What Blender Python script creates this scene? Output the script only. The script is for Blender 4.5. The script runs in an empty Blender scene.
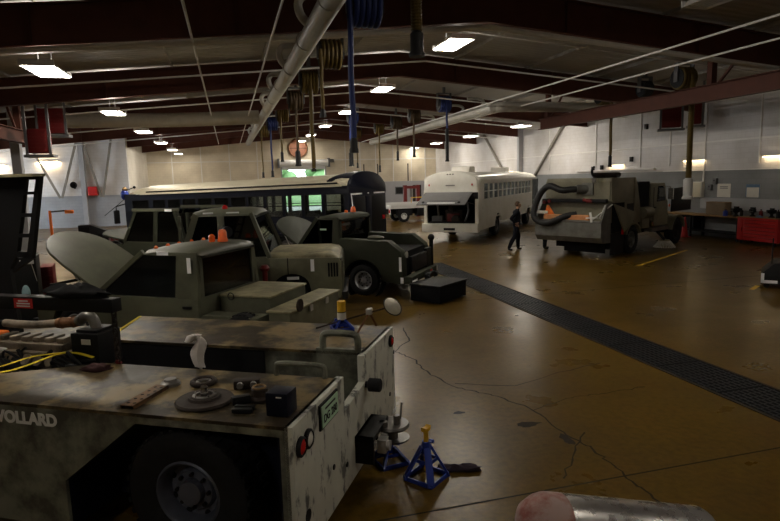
# Vehicle maintenance hall: tow tractor in front, parked olive trucks, two buses and a street sweeper
LAMP_E = 230; WALL_E = 6; LCOL = (1,.92,.8)
CRACKS = ([(2.97,10.09),(2.79,9.23),(2.42,8.75),(2.49,8.49),(2.59,8.13),(2.54,7.8),(2.61,7.37),(2.73,6.93),(2.9,6.66),(3.11,6.44),(3.29,5.94),(3.31,5.44),(3.33,5.15),(3.37,4.86),(3.37,4.6),(3.34,4.27),(3.32,3.98),(3.35,3.72)],
          [(3.31,5.9),(3.87,6.08),(4.21,6.09),(4.64,6.09),(5.03,6.11)], [(3.5,5.2),(3.1,4.75),(2.78,4.4)], [(2.78,7.05),(3.47,6.7),(4.33,6.98),(5.08,7.13)])
import bpy, bmesh, math, random
from mathutils import Vector, Matrix
random.seed(7)
R = math.radians
scn = bpy.context.scene
COL = scn.collection

# ------------------------------------------------------------------ mesh builder
class MB:
    def __init__(s): s.v = []; s.f = []; s.m = []
    def add(s, vs, fs, mi=0):
        o = len(s.v); s.v += [tuple(p) for p in vs]
        s.f += [tuple(i + o for i in f) for f in fs]; s.m += [mi] * len(fs); return s
    def hexa(s, p, mi=0):
        return s.add(p, [(0,3,2,1),(4,5,6,7),(0,1,5,4),(1,2,6,5),(2,3,7,6),(3,0,4,7)], mi)
    def box(s, c, d, rot=None, mi=0):
        hx, hy, hz = d[0]/2, d[1]/2, d[2]/2
        p = [Vector(q) for q in ((-hx,-hy,-hz),(hx,-hy,-hz),(hx,hy,-hz),(-hx,hy,-hz),(-hx,-hy,hz),(hx,-hy,hz),(hx,hy,hz),(-hx,hy,hz))]
        if rot is not None: p = [rot @ q for q in p]
        c = Vector(c); return s.hexa([q + c for q in p], mi)
    def bb(s, x0, x1, y0, y1, z0, z1, mi=0):
        return s.box(((x0+x1)/2,(y0+y1)/2,(z0+z1)/2), (abs(x1-x0),abs(y1-y0),abs(z1-z0)), None, mi)
    def bar(s, a, b, w, h, up=(0,0,1), mi=0):
        a = Vector(a); b = Vector(b); d = (b-a).normalized(); u = Vector(up)
        if abs(d.dot(u)) > .98: u = Vector((1,0,0))
        x = d.cross(u).normalized(); y = x.cross(d).normalized()
        q = [x*i*w/2 + y*j*h/2 for i, j in ((-1,-1),(1,-1),(1,1),(-1,1))]
        return s.hexa([a+k for k in q] + [b+k for k in q], mi)
    def prism(s, poly, ax, lo, hi, mi=0):
        n = len(poly)
        def P(a, b, t): return (t,a,b) if ax == 'x' else ((a,t,b) if ax == 'y' else (a,b,t))
        vs = [P(a,b,lo) for a,b in poly] + [P(a,b,hi) for a,b in poly]
        fs = [tuple(range(n-1,-1,-1)), tuple(range(n,2*n))] + [(i,(i+1)%n,(i+1)%n+n,i+n) for i in range(n)]
        return s.add(vs, fs, mi)
    def loft(s, rings, mi=0, cap=True):
        n = len(rings[0]); vs = [p for r in rings for p in r]; fs = []
        for k in range(len(rings)-1):
            for i in range(n): j = (i+1) % n; fs.append((k*n+i, k*n+j, (k+1)*n+j, (k+1)*n+i))
        if cap: fs += [tuple(range(n-1,-1,-1)), tuple(range((len(rings)-1)*n, len(rings)*n))]
        return s.add(vs, fs, mi)
    def tube(s, pts, r, n=8, mi=0, cap=True):
        pts = [Vector(p) for p in pts]; rings = []; m = len(pts)
        t0 = (pts[1]-pts[0]).normalized(); u = Vector((0,0,1)) if abs(t0.z) < .9 else Vector((1,0,0))
        x = t0.cross(u).normalized()
        for i, p in enumerate(pts):
            t = (pts[min(i+1,m-1)] - pts[max(i-1,0)]).normalized()
            x = (x - t*x.dot(t)).normalized(); y = t.cross(x)
            rr = r[i] if isinstance(r, (list, tuple)) else r
            rings.append([p + (x*math.cos(2*math.pi*k/n) + y*math.sin(2*math.pi*k/n))*rr for k in range(n)])
        return s.loft(rings, mi, cap)
    def cyl(s, a, b, r0, r1=None, n=16, mi=0): return s.tube([a, b], [r0, r0 if r1 is None else r1], n, mi)
    def lathe(s, prof, c=(0,0,0), ax='z', n=24, mi=0, closed=False, cap=True):
        c = Vector(c); rings = []
        for r, h in prof:
            ring = []
            for k in range(n):
                a = 2*math.pi*k/n; q = (r*math.cos(a), r*math.sin(a))
                p = (q[0],q[1],h) if ax == 'z' else ((q[0],h,q[1]) if ax == 'y' else (h,q[0],q[1]))
                ring.append(c + Vector(p))
            rings.append(ring)
        if closed: rings.append(rings[0])
        return s.loft(rings, mi, cap and not closed)
    def ell(s, c, r, nu=14, nv=9, mi=0):
        c = Vector(c); vs = [c + Vector((0,0,-r[2]))]; fs = []
        for j in range(1, nv):
            t = -math.pi/2 + math.pi*j/nv
            for i in range(nu):
                a = 2*math.pi*i/nu; vs.append(c + Vector((r[0]*math.cos(t)*math.cos(a), r[1]*math.cos(t)*math.sin(a), r[2]*math.sin(t))))
        vs.append(c + Vector((0,0,r[2]))); top = len(vs)-1
        for i in range(nu):
            j = (i+1) % nu; fs.append((0, 1+j, 1+i)); b = 1+(nv-2)*nu; fs.append((top, b+i, b+j))
            for k in range(nv-2): a0 = 1+k*nu; fs.append((a0+i, a0+j, a0+nu+j, a0+nu+i))
        return s.add(vs, fs, mi)
    def torus(s, c, ax, RR, r, n=20, k=8, mi=0):
        return s.lathe([(RR + r*math.cos(2*math.pi*i/k), r*math.sin(2*math.pi*i/k)) for i in range(k)], c, ax, n, mi, True)
    def build(s, name, mats, parent=None, bevel=0, smooth=35, loc=None, rot=None):
        me = bpy.data.meshes.new(name); me.from_pydata(s.v, [], s.f)
        for m in (mats if isinstance(mats, (list, tuple)) else [mats]): me.materials.append(m)
        me.polygons.foreach_set('material_index', s.m); me.validate()
        b = bmesh.new(); b.from_mesh(me); bmesh.ops.remove_doubles(b, verts=b.verts, dist=1e-5)
        bmesh.ops.recalc_face_normals(b, faces=b.faces)
        if bevel:
            es = [e for e in b.edges if len(e.link_faces) == 2 and e.calc_face_angle(0) > R(40)]
            bmesh.ops.bevel(b, geom=es, offset=bevel, segments=2, affect='EDGES', profile=.6, clamp_overlap=True)
        b.to_mesh(me); b.free()
        if smooth:
            me.polygons.foreach_set('use_smooth', [True]*len(me.polygons)); me.set_sharp_from_angle(angle=R(smooth))
        o = bpy.data.objects.new(name, me); COL.objects.link(o)
        if parent: o.parent = parent
        if loc: o.location = loc
        if rot: o.rotation_euler = rot
        return o

def tag(o, label=None, cat=None, group=None, kind=None):
    if label: o['label'] = label
    if cat: o['category'] = cat
    if group: o['group'] = group
    if kind: o['kind'] = kind
    return o
def thing(name, label, cat, loc=(0,0,0), rz=0, group=None):
    o = bpy.data.objects.new(name, None); COL.objects.link(o); o.location = loc; o.rotation_euler = (0,0,R(rz))
    o.empty_display_size = .2
    return tag(o, label, cat, group)
def solo(name, mb, m, label, cat, group=None, bevel=0, loc=None, rot=None, smooth=35):
    return tag(mb.build(name, m, None, bevel, smooth, loc, rot), label, cat, group)
def struct(name, mb, m, bevel=0, smooth=0): return tag(mb.build(name, m, None, bevel, smooth), kind='structure')
def copy_tree(o, parent=None):
    c = o.copy(); COL.objects.link(c)
    if parent: c.parent = parent
    for ch in list(o.children): copy_tree(ch, c)
    return c
def text(name, s, size, m, parent, loc, rot, bold=0, ext=.002, align='LEFT'):
    cu = bpy.data.curves.new(name, 'FONT'); cu.body = s; cu.size = size; cu.extrude = ext; cu.offset = bold; cu.align_x = align
    cu.materials.append(m); tmp = bpy.data.objects.new(name, cu); COL.objects.link(tmp); bpy.context.view_layer.update()
    me = bpy.data.meshes.new_from_object(tmp.evaluated_get(bpy.context.evaluated_depsgraph_get())); bpy.data.objects.remove(tmp)
    o = bpy.data.objects.new(name, me); COL.objects.link(o)
    o.parent = parent; o.location = loc; o.rotation_euler = rot; return o
def smooth_path(pts, n=6):
    P = [Vector(p) for p in pts]; out = []
    for i in range(len(P)-1):
        a, b, c, d = P[max(i-1,0)], P[i], P[i+1], P[min(i+2,len(P)-1)]
        for k in range(n):
            t = k/n; out.append(.5*((2*b) + (c-a)*t + (2*a-5*b+4*c-d)*t*t + (3*b-a-3*c+d)*t**3))
    return out + [P[-1]]

# ------------------------------------------------------------------ materials
def mat(name, col, rough=.6, metal=0, var=.25, scale=6, spec=.4, bump=0, stain=None, stain_scale=2.5, stain_amt=.5, rvar=0, stretch=None, coat=0, sp=(.42,.6)):
    m = bpy.data.materials.new(name); m.use_nodes = True; nt = m.node_tree; N = nt.nodes; Lk = nt.links
    b = N['Principled BSDF']; b.inputs['Roughness'].default_value = rough; b.inputs['Metallic'].default_value = metal
    b.inputs['Specular IOR Level'].default_value = spec; b.inputs['Coat Weight'].default_value = coat
    tc = N.new('ShaderNodeTexCoord'); mp = N.new('ShaderNodeMapping'); Lk.new(tc.outputs['Object'], mp.inputs[0])
    if stretch: mp.inputs['Scale'].default_value = stretch
    no = N.new('ShaderNodeTexNoise'); no.inputs['Scale'].default_value = scale; no.inputs['Detail'].default_value = 6; Lk.new(mp.outputs[0], no.inputs[0])
    mx = N.new('ShaderNodeMix'); mx.data_type = 'RGBA'
    mx.inputs[6].default_value = (*[c*(1-var) for c in col], 1); mx.inputs[7].default_value = (*[min(1,c*(1+var)) for c in col], 1)
    Lk.new(no.outputs['Fac'], mx.inputs[0]); out = mx.outputs[2]
    if stain:
        n2 = N.new('ShaderNodeTexNoise'); n2.inputs['Scale'].default_value = stain_scale; n2.inputs['Detail'].default_value = 9; n2.inputs['Roughness'].default_value = .65
        Lk.new(mp.outputs[0], n2.inputs[0])
        rp = N.new('ShaderNodeValToRGB'); rp.color_ramp.elements[0].position = sp[0]; rp.color_ramp.elements[1].position = sp[1]
        Lk.new(n2.outputs['Fac'], rp.inputs[0]); ma = N.new('ShaderNodeMath'); ma.operation = 'MULTIPLY'; ma.inputs[1].default_value = stain_amt; Lk.new(rp.outputs[0], ma.inputs[0])
        m2 = N.new('ShaderNodeMix'); m2.data_type = 'RGBA'; m2.inputs[7].default_value = (*stain, 1); Lk.new(ma.outputs[0], m2.inputs[0]); Lk.new(out, m2.inputs[6]); out = m2.outputs[2]
    Lk.new(out, b.inputs['Base Color'])
    if rvar:
        mr = N.new('ShaderNodeMapRange'); mr.inputs[3].default_value = max(.02, rough-rvar); mr.inputs[4].default_value = min(1, rough+rvar)
        Lk.new(no.outputs['Fac'], mr.inputs[0]); Lk.new(mr.outputs[0], b.inputs['Roughness'])
    if bump:
        bp = N.new('ShaderNodeBump'); bp.inputs['Strength'].default_value = bump; bp.inputs['Distance'].default_value = .02
        Lk.new(no.outputs['Fac'], bp.inputs['Height']); Lk.new(bp.outputs[0], b.inputs['Normal'])
    return m
def emis(name, col, st):
    m = bpy.data.materials.new(name); m.use_nodes = True; b = m.node_tree.nodes['Principled BSDF']
    b.inputs['Base Color'].default_value = (*col,1); b.inputs['Emission Color'].default_value = (*col,1); b.inputs['Emission Strength'].default_value = st; return m
def glass(name, tint=(.55,.62,.6), rough=.03, alpha=.35):
    m = bpy.data.materials.new(name); m.use_nodes = True; nt = m.node_tree; N = nt.nodes; Lk = nt.links
    N.remove(N['Principled BSDF']); o = N['Material Output']
    t = N.new('ShaderNodeBsdfTransparent'); t.inputs[0].default_value = (*tint,1)
    g = N.new('ShaderNodeBsdfGlossy'); g.inputs['Roughness'].default_value = rough; g.inputs[0].default_value = (.9,.9,.9,1)
    f = N.new('ShaderNodeFresnel'); f.inputs[0].default_value = 1.5; mx = N.new('ShaderNodeMixShader')
    Lk.new(f.outputs[0], mx.inputs[0]); Lk.new(t.outputs[0], mx.inputs[1]); Lk.new(g.outputs[0], mx.inputs[2]); Lk.new(mx.outputs[0], o.inputs[0]); return m

M = {}
M['tug'] = mat('tug grey-green paint', (.2,.205,.16), .5, 0, .25, 5, stain=(.03,.028,.02), stain_scale=3.2, stain_amt=.8, bump=.08)
M['tug_rear'] = mat('worn tug paint lightened as lit', (.6,.6,.53), .45, 0, .15, 7, stain=(.04,.04,.045), stain_scale=6, stain_amt=.85, stretch=(1,1.2,.6), sp=(.54,.62), bump=.06)  # lamp light on the rear plate put into a paler base; marks are wear
M['tug_deck'] = mat('worn oily deck plate', (.18,.13,.058), .45, .0, .5, 5, spec=.25, stain=(.014,.010,.006), stain_scale=2.0, stain_amt=.93, rvar=.18, sp=(.43,.535), bump=.12)
M['olive'] = mat('olive paint', (.095,.098,.066), .45, 0, .2, 5, stain=(.04,.04,.03), stain_scale=2, stain_amt=.4)
M['olive_pale'] = mat('faded olive paint', (.15,.15,.098), .5, 0, .2, 5, stain=(.07,.065,.04), stain_scale=2, stain_amt=.5)
M['olive_dark'] = mat('dark olive paint', (.032,.035,.024), .6, 0, .2, 5, spec=.12)
M['lid'] = mat('pale olive lid', (.3,.27,.16), .55, 0, .25, 6, stain=(.09,.075,.045), stain_scale=2.5, stain_amt=.7)  # much paler than the other olive paints
M['black'] = mat('black paint', (.009,.009,.010), .5, 0, .3, 8, spec=.22)
M['matte_black'] = mat('matte black', (.008,.008,.009), .85, 0, .3, 8, spec=.15)
M['rubber'] = mat('tyre rubber', (.012,.012,.013), .8, 0, .35, 12, spec=.25, bump=.2)
M['rim_grey'] = mat('grey wheel steel', (.5,.5,.54), .4, .6, .2, 9)
M['rim_dark'] = mat('dark blue-grey wheel', (.1,.11,.15), .45, .3, .3, 9)
M['navy'] = mat('navy paint', (.005,.0065,.016), .45, 0, .15, 4, spec=.2)
M['bus_white'] = mat('bus white paint', (.86,.84,.77), .3, 0, .06, 3, stain=(.5,.46,.36), stain_scale=1.5, stain_amt=.3)
M['cream'] = mat('cream roof paint', (.72,.66,.5), .45, 0, .08, 2)
M['white'] = mat('white paint', (.75,.75,.74), .45, 0, .06, 5)
M['tape'] = mat('white reflective tape', (.95,.95,1.0), .25, 0, .03, 9)
M['steel'] = mat('bare steel', (.2,.19,.18), .4, .7, .25, 9, rvar=.1)
M['chrome'] = mat('polished steel', (.75,.75,.76), .15, 1, .1, 9)
M['rust'] = mat('rusty steel', (.2,.09,.04), .75, .2, .4, 14, stain=(.06,.025,.012), stain_scale=5, bump=.2)
M['dark_rust'] = mat('dark rusty iron', (.03,.02,.015), .7, .2, .4, 12, bump=.2)
M['beam'] = mat('red-brown structural paint', (.1,.036,.024), .65, 0, .25, 3, spec=.2)
M['red'] = mat('red paint', (.5,.022,.022), .4, 0, .15, 6)
M['red_dark'] = mat('dark red paint', (.15,.008,.008), .45, 0, .2, 6)
M['blue'] = mat('blue paint', (.02,.045,.3), .4, 0, .2, 8)
M['yellow'] = mat('yellow paint', (.75,.42,.02), .45, 0, .2, 10)
M['yellow_hose'] = mat('yellow exhaust hose', (.11,.07,.008), .6, 0, .25, 9)
M['brown_hose'] = mat('brown exhaust hose', (.055,.032,.01), .65, 0, .25, 9)
M['blue_hose'] = mat('blue exhaust hose', (.012,.026,.13), .6, 0, .25, 9)
M['black_hose'] = mat('black ribbed hose', (.012,.012,.013), .6, 0, .3, 9)
M['strap'] = mat('yellow webbing strap', (.72,.55,.02), .8, 0, .15, 20)
M['amber'] = mat('amber lens', (.85,.13,.02), .2, 0, .1, 9, spec=.6, coat=.5)
M['red_lens'] = mat('red lens', (.6,.01,.012), .15, 0, .1, 9, coat=.5)
M['white_lens'] = mat('white lens', (.8,.78,.7), .15, 0, .1, 9, coat=.5)
M['glass'] = glass('window glass'); M['bus_glass'] = glass('clear bus glass', (.86,.9,.88)); M['dark_glass'] = glass('tinted window glass', (.2,.24,.24))
M['mirror_glass'] = mat('mirror glass', (.85,.86,.86), .04, 1, .02, 5)
M['duct'] = mat('galvanised duct', (.52,.5,.45), .5, .25, .12, 4, stain=(.38,.35,.3), stain_scale=1.2, stain_amt=.4)
M['white_pipe'] = mat('pale grey pipe paint', (.8,.78,.75), .45, 0, .1, 6)
M['galv'] = mat('galvanised pipe', (.5,.49,.47), .4, .5, .15, 6)
M['grey_col'] = mat('light grey column paint', (.38,.38,.4), .5, 0, .1, 4)
M['grey_brace'] = mat('beige brace paint', (.24,.22,.19), .5, 0, .1, 4)
M['bracket_grey'] = mat('reel bracket grey', (.14,.14,.145), .5, .2, .15, 6)
M['rag'] = mat('white cotton rag', (.78,.74,.72), .9, 0, .12, 12, bump=.3)
M['rag_dark'] = mat('dark red shop rag', (.05,.018,.02), .9, 0, .3, 14, bump=.3)
M['rag_purple'] = mat('dark purple shop rag', (.03,.018,.03), .9, 0, .3, 14, bump=.3)
M['tan'] = mat('tan sweeper paint', (.21,.195,.135), .5, 0, .15, 4, stain=(.1,.09,.06), stain_scale=2, stain_amt=.5)
M['tan_grey'] = mat('grey worn steel bin', (.17,.17,.155), .4, .3, .25, 5, stain=(.08,.075,.06), stain_scale=2, stain_amt=.6)
M['copper'] = mat('orange rusty plank', (.6,.26,.11), .7, 0, .35, 9)
M['cream_eng'] = mat('dirty cream engine metal', (.3,.24,.18), .55, .2, .5, 10, stain=(.05,.04,.03), stain_scale=5, stain_amt=.8, bump=.2)
M['bracket_rust'] = mat('worn orange bracket', (.2,.1,.035), .6, .2, .5, 12, stain=(.02,.012,.008), stain_scale=6, stain_amt=.9)
M['wood'] = mat('worn wood', (.24,.14,.05), .6, 0, .25, 8)
M['paper'] = mat('paper', (.7,.67,.6), .8, 0, .05, 6)
M['blue_paper'] = mat('blue card', (.12,.2,.32), .7, 0, .1, 6)
M['orange'] = mat('orange plastic', (.9,.2,.03), .5, 0, .1, 6)
M['plate_green'] = mat('pale green licence plate', (.5,.72,.52), .45, 0, .06, 9)
M['skin'] = mat('skin', (.3,.17,.11), .55, 0, .1, 9)
M['overall'] = mat('dark navy overalls', (.008,.009,.013), .9, 0, .3, 10, spec=.1)
M['hair'] = mat('dark brown hair', (.1,.05,.028), .7, 0, .3, 20)
M['shoe'] = mat('black boots', (.008,.008,.008), .5, 0, .2, 9)
M['bark'] = mat('bark', (.1,.07,.045), .9, 0, .3, 9)
M['leaf'] = mat('green foliage', (.1,.2,.075), .7, 0, .45, 2)
M['grass'] = mat('grass', (.08,.16,.04), .9, 0, .3, 2)
M['asphalt'] = mat('pale asphalt', (.18,.18,.17), .9, 0, .15, 2)
M['line_yellow'] = mat('worn yellow floor paint', (.6,.38,.03), .5, 0, .25, 6)
M['tube'] = emis('lit fluorescent tube', (1,.93,.8), 14)
M['tube_wall'] = emis('lit wall tube', (1,.85,.55), 3)
M['grate'] = mat('dark drain grating', (.022,.025,.032), .45, .5, .3, 8)
M['hatch'] = mat('dull grey hatch', (.13,.13,.135), .5, 0, .15, 6)
M['crack'] = mat('crack dirt', (.012,.009,.006), .9, 0, .3, 9)

def floor_mat():
    m = mat('sealed brown concrete', (.125,.073,.010), .3, 0, .25, .9, spec=.14, stain=(.065,.037,.007), stain_scale=.45, stain_amt=.6, rvar=.1)
    nt = m.node_tree; N = nt.nodes; Lk = nt.links; b = N['Principled BSDF']; src = b.inputs['Base Color'].links[0].from_socket
    tc = N.new('ShaderNodeTexCoord')
    n = N.new('ShaderNodeTexNoise'); n.inputs['Scale'].default_value = 2.2; n.inputs['Detail'].default_value = 10; n.inputs['Distortion'].default_value = .3; Lk.new(tc.outputs['Object'], n.inputs[0])
    rp = N.new('ShaderNodeValToRGB'); rp.color_ramp.elements[0].position = .5; rp.color_ramp.elements[1].position = .8; Lk.new(n.outputs['Fac'], rp.inputs[0])
    mu = N.new('ShaderNodeMath'); mu.operation = 'MULTIPLY'; mu.inputs[1].default_value = .55; Lk.new(rp.outputs[0], mu.inputs[0])
    mx = N.new('ShaderNodeMix'); mx.data_type = 'RGBA'; mx.inputs[7].default_value = (.15,.075,.014,1); Lk.new(mu.outputs[0], mx.inputs[0]); Lk.new(src, mx.inputs[6])
    n3 = N.new('ShaderNodeTexNoise'); n3.inputs['Scale'].default_value = 14; n3.inputs['Detail'].default_value = 8; Lk.new(tc.outputs['Object'], n3.inputs[0])
    m3 = N.new('ShaderNodeMix'); m3.data_type = 'RGBA'; m3.blend_type = 'MULTIPLY'; m3.inputs[0].default_value = .5; Lk.new(mx.outputs[2], m3.inputs[6])
    r3 = N.new('ShaderNodeValToRGB'); r3.color_ramp.elements[0].position = .3; r3.color_ramp.elements[0].color = (.35,.33,.3,1); r3.color_ramp.elements[1].position = .6; Lk.new(n3.outputs['Fac'], r3.inputs[0]); Lk.new(r3.outputs[0], m3.inputs[7])
    Lk.new(m3.outputs[2], b.inputs['Base Color'])
    bp = N.new('ShaderNodeBump'); bp.inputs['Strength'].default_value = .12; bp.inputs['Distance'].default_value = .01; Lk.new(n3.outputs['Fac'], bp.inputs['Height']); Lk.new(bp.outputs[0], b.inputs['Normal'])
    return m
def wall_mat(name, top, low, zb, axis, rough=.65):
    """painted concrete block: courses from a brick texture, paint changing colour at height zb"""
    m = bpy.data.materials.new(name); m.use_nodes = True; nt = m.node_tree; N = nt.nodes; Lk = nt.links; b = N['Principled BSDF']
    b.inputs['Roughness'].default_value = rough; tc = N.new('ShaderNodeTexCoord'); sp = N.new('ShaderNodeSeparateXYZ'); Lk.new(tc.outputs['Object'], sp.inputs[0])
    cb = N.new('ShaderNodeCombineXYZ'); Lk.new(sp.outputs[axis], cb.inputs[0]); Lk.new(sp.outputs[2], cb.inputs[1])
    br = N.new('ShaderNodeTexBrick'); br.inputs['Scale'].default_value = 1; br.inputs['Brick Width'].default_value = .4; br.inputs['Row Height'].default_value = .2; br.inputs['Mortar Size'].default_value = .012
    br.inputs['Color1'].default_value = (1,1,1,1); br.inputs['Color2'].default_value = (.95,.95,.95,1); br.inputs['Mortar'].default_value = (.88,.87,.86,1); Lk.new(cb.outputs[0], br.inputs[0])
    gt = N.new('ShaderNodeMath'); gt.operation = 'GREATER_THAN'; gt.inputs[1].default_value = zb; Lk.new(sp.outputs[2], gt.inputs[0])
    mx = N.new('ShaderNodeMix'); mx.data_type = 'RGBA'; mx.inputs[6].default_value = (*low,1); mx.inputs[7].default_value = (*top,1); Lk.new(gt.outputs[0], mx.inputs[0])
    mu = N.new('ShaderNodeMix'); mu.data_type = 'RGBA'; mu.blend_type = 'MULTIPLY'; mu.inputs[0].default_value = .8; Lk.new(mx.outputs[2], mu.inputs[6]); Lk.new(br.outputs[0], mu.inputs[7])
    no = N.new('ShaderNodeTexNoise'); no.inputs['Scale'].default_value = .7; no.inputs['Detail'].default_value = 6; Lk.new(tc.outputs['Object'], no.inputs[0])
    rp = N.new('ShaderNodeValToRGB'); rp.color_ramp.elements[0].position = .3; rp.color_ramp.elements[0].color = (.78,.76,.72,1); rp.color_ramp.elements[1].position = .65; Lk.new(no.outputs['Fac'], rp.inputs[0])
    m2 = N.new('ShaderNodeMix'); m2.data_type = 'RGBA'; m2.blend_type = 'MULTIPLY'; m2.inputs[0].default_value = 1; Lk.new(mu.outputs[2], m2.inputs[6]); Lk.new(rp.outputs[0], m2.inputs[7]); Lk.new(m2.outputs[2], b.inputs['Base Color'])
    bp = N.new('ShaderNodeBump'); bp.inputs['Strength'].default_value = .4; bp.inputs['Distance'].default_value = .01; Lk.new(br.outputs['Color'], bp.inputs['Height']); Lk.new(bp.outputs[0], b.inputs['Normal'])
    return m
def deck_mat():
    m = mat('ribbed grey roof deck', (.42,.4,.37), .6, 0, .12, 1.5)
    nt = m.node_tree; N = nt.nodes; Lk = nt.links; b = N['Principled BSDF']; tc = N.new('ShaderNodeTexCoord')
    w = N.new('ShaderNodeTexWave'); w.bands_direction = 'Y'; w.inputs['Scale'].default_value = 1.1; Lk.new(tc.outputs['Object'], w.inputs[0])
    bp = N.new('ShaderNodeBump'); bp.inputs['Strength'].default_value = .5; bp.inputs['Distance'].default_value = .04; Lk.new(w.outputs['Fac'], bp.inputs['Height']); Lk.new(bp.outputs[0], b.inputs['Normal']); return m
M['floor'] = floor_mat(); M['deck'] = deck_mat()
M['wall_r'] = wall_mat('right wall block paint', (.76,.74,.74), (.24,.25,.26), 2.75, 1)
M['wall_b'] = wall_mat('back wall cream paint', (.78,.7,.55), (.4,.38,.33), 1.6, 0)
M['wall_l'] = wall_mat('annex wall white paint', (.8,.79,.8), (.36,.38,.42), 2.12, 0)
M['wall_s'] = wall_mat('side wall white paint', (.72,.68,.6), (.4,.4,.4), 1.9, 1)

# ------------------------------------------------------------------ camera (2.75 m above the floor, x along the back wall, y along the drain)
def camera():
    yaw, pit, rol, f = .26497, .13986, .02543, 582.1
    d = Vector((math.sin(yaw)*math.cos(pit), math.cos(yaw)*math.cos(pit), -math.sin(pit)))
    r0 = Vector((math.cos(yaw), -math.sin(yaw), 0)); u0 = r0.cross(d)
    r = math.cos(rol)*r0 - math.sin(rol)*u0; u = math.cos(rol)*u0 + math.sin(rol)*r0
    c = bpy.data.cameras.new('camera'); c.sensor_width = 36; c.lens = f/780*36; c.clip_end = 400; c.clip_start = .05
    o = bpy.data.objects.new('camera', c); COL.objects.link(o)
    o.matrix_world = Matrix(((r.x,u.x,-d.x,0),(r.y,u.y,-d.y,0),(r.z,u.z,-d.z,2.75),(0,0,0,1))); scn.camera = o
camera()
scn.view_settings.view_transform = 'Standard'; scn.view_settings.look = 'None'; scn.view_settings.gamma = 1; scn.view_settings.exposure = -0.3
w = bpy.data.worlds.new('sky'); scn.world = w; w.use_nodes = True
w.node_tree.nodes['Background'].inputs[0].default_value = (.85,.93,1,1); w.node_tree.nodes['Background'].inputs[1].default_value = 8.0
# ------------------------------------------------------------------ room shell
RX, LX, BY, FY, AX, AY, SX = 19.5, -6.6, 54.0, -8.0, -18.0, 43.6, 6.4
def deck_z(x): return 7.45 - .09*abs(x - SX)
fl = struct('floor', MB().bb(AX-.3, RX+.3, FY-.3, BY+.3, -.2, 0), M['floor'])
# joints, cracks and painted lines belong to the floor
def strip(pts, w, z=.0015):
    m = MB(); P = [Vector((p[0], p[1], z)) for p in pts]; L = []
    for i, p in enumerate(P):
        t = (P[min(i+1,len(P)-1)] - P[max(i-1,0)]).normalized(); n = Vector((-t.y, t.x, 0))*w*(.7+.6*random.random())/2; L.append((p-n, p+n))
    vs = [q for a in L for q in a]; m.add(vs, [(2*i, 2*i+2, 2*i+3, 2*i+1) for i in range(len(P)-1)]); return m
for jy in (4.27, 11.9, 19.5): strip([(AX, jy), (5.6, jy)] if jy > 5 else [(AX, jy), (5.62, jy)], .025).build('joint', M['crack'], fl)
for jy in (4.27, 11.9, 19.5): strip([(6.6, jy), (RX, jy)], .025).build('joint', M['crack'], fl)
def wiggle(pts, n=5, a=.025):
    out = []
    for i in range(len(pts)-1):
        for k in range(n):
            t = k/n; out.append((pts[i][0]+(pts[i+1][0]-pts[i][0])*t + random.uniform(-a,a), pts[i][1]+(pts[i+1][1]-pts[i][1])*t + random.uniform(-a,a)))
    return out + [pts[-1]]
CR1, CR2, CR3, CR4 = CRACKS
strip(wiggle(CR1), .022).build('crack', M['crack'], fl); strip(wiggle(CR2), .014).build('crack', M['crack'], fl)
strip(wiggle(CR3), .016).build('crack', M['crack'], fl); strip(wiggle(CR4), .02).build('crack', M['crack'], fl)
MB().bb(-.05,.05,-2.25,2.25,0,.003).build('painted_line', M['line_yellow'], fl, loc=(13.46,15.67,.001), rot=(0,0,R(-59)))
MB().bb(-.05,.05,-.3,.3,0,.003).build('painted_line', M['line_yellow'], fl, loc=(11.75,10.7,.001), rot=(0,0,R(-59)))
# oil stains of their own outline
for (cx, cy, rx, ry) in ((3.05,5.55,.17,.08),(3.25,5.1,.06,.14),(2.45,6.1,.08,.05)):
    m = MB(); n = 14; m.add([(cx+rx*math.cos(2*math.pi*k/n)*random.uniform(.6,1.1), cy+ry*math.sin(2*math.pi*k/n)*random.uniform(.6,1.1), .002) for k in range(n)], [tuple(range(n))]); m.build('oil_stain', M['crack'], fl, smooth=0)
m = MB()
for s in (-1, 1):
    x0, x1 = (AX-.5, SX) if s < 0 else (SX, RX+.5)
    m.hexa([(x0,FY-.3,deck_z(x0)),(x1,FY-.3,deck_z(x1)),(x1,BY+.3,deck_z(x1)),(x0,BY+.3,deck_z(x0)),(x0,FY-.3,deck_z(x0)+.12),(x1,FY-.3,deck_z(x1)+.12),(x1,BY+.3,deck_z(x1)+.12),(x0,BY+.3,deck_z(x0)+.12)])
struct('ceiling', m, M['deck'])
struct('wall_right', MB().bb(RX, RX+.3, FY, BY, 0, deck_z(RX)), M['wall_r'])
DX0, DX1, DZ = 4.75, 8.65, 3.98
def gable(x0, x1, y0, y1, z0=0):
    pts = [(x0,z0),(x1,z0),(x1,deck_z(x1))] + ([(SX,deck_z(SX))] if x0 < SX < x1 else []) + [(x0,deck_z(x0))]; return MB().prism(pts, 'y', y0, y1)
m = gable(LX, DX0, BY, BY+.3); m2 = gable(DX1, RX, BY, BY+.3); m3 = gable(DX0, DX1, BY, BY+.3, DZ)
for q in (m2, m3): m.add(q.v, q.f)
struct('wall_back', m, M['wall_b'])
struct('wall_left', MB().bb(LX-.3, LX, AY+.3, BY, 0, deck_z(LX)), M['wall_s'])
struct('wall_left_annex', gable(AX, LX, AY, AY+.3), M['wall_l'])
m = MB().bb(AX-.3, AX, FY, 32.5, 0, deck_z(AX)).bb(AX-.3, AX, 42.5, AY, 0, deck_z(AX)).bb(AX-.3, AX, 32.5, 42.5, 4.3, deck_z(AX))
struct('wall_left_outer', m, M['wall_s'])
struct('wall_front', gable(AX-.3, RX+.3, FY-.3, FY), M['wall_b'])
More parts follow.
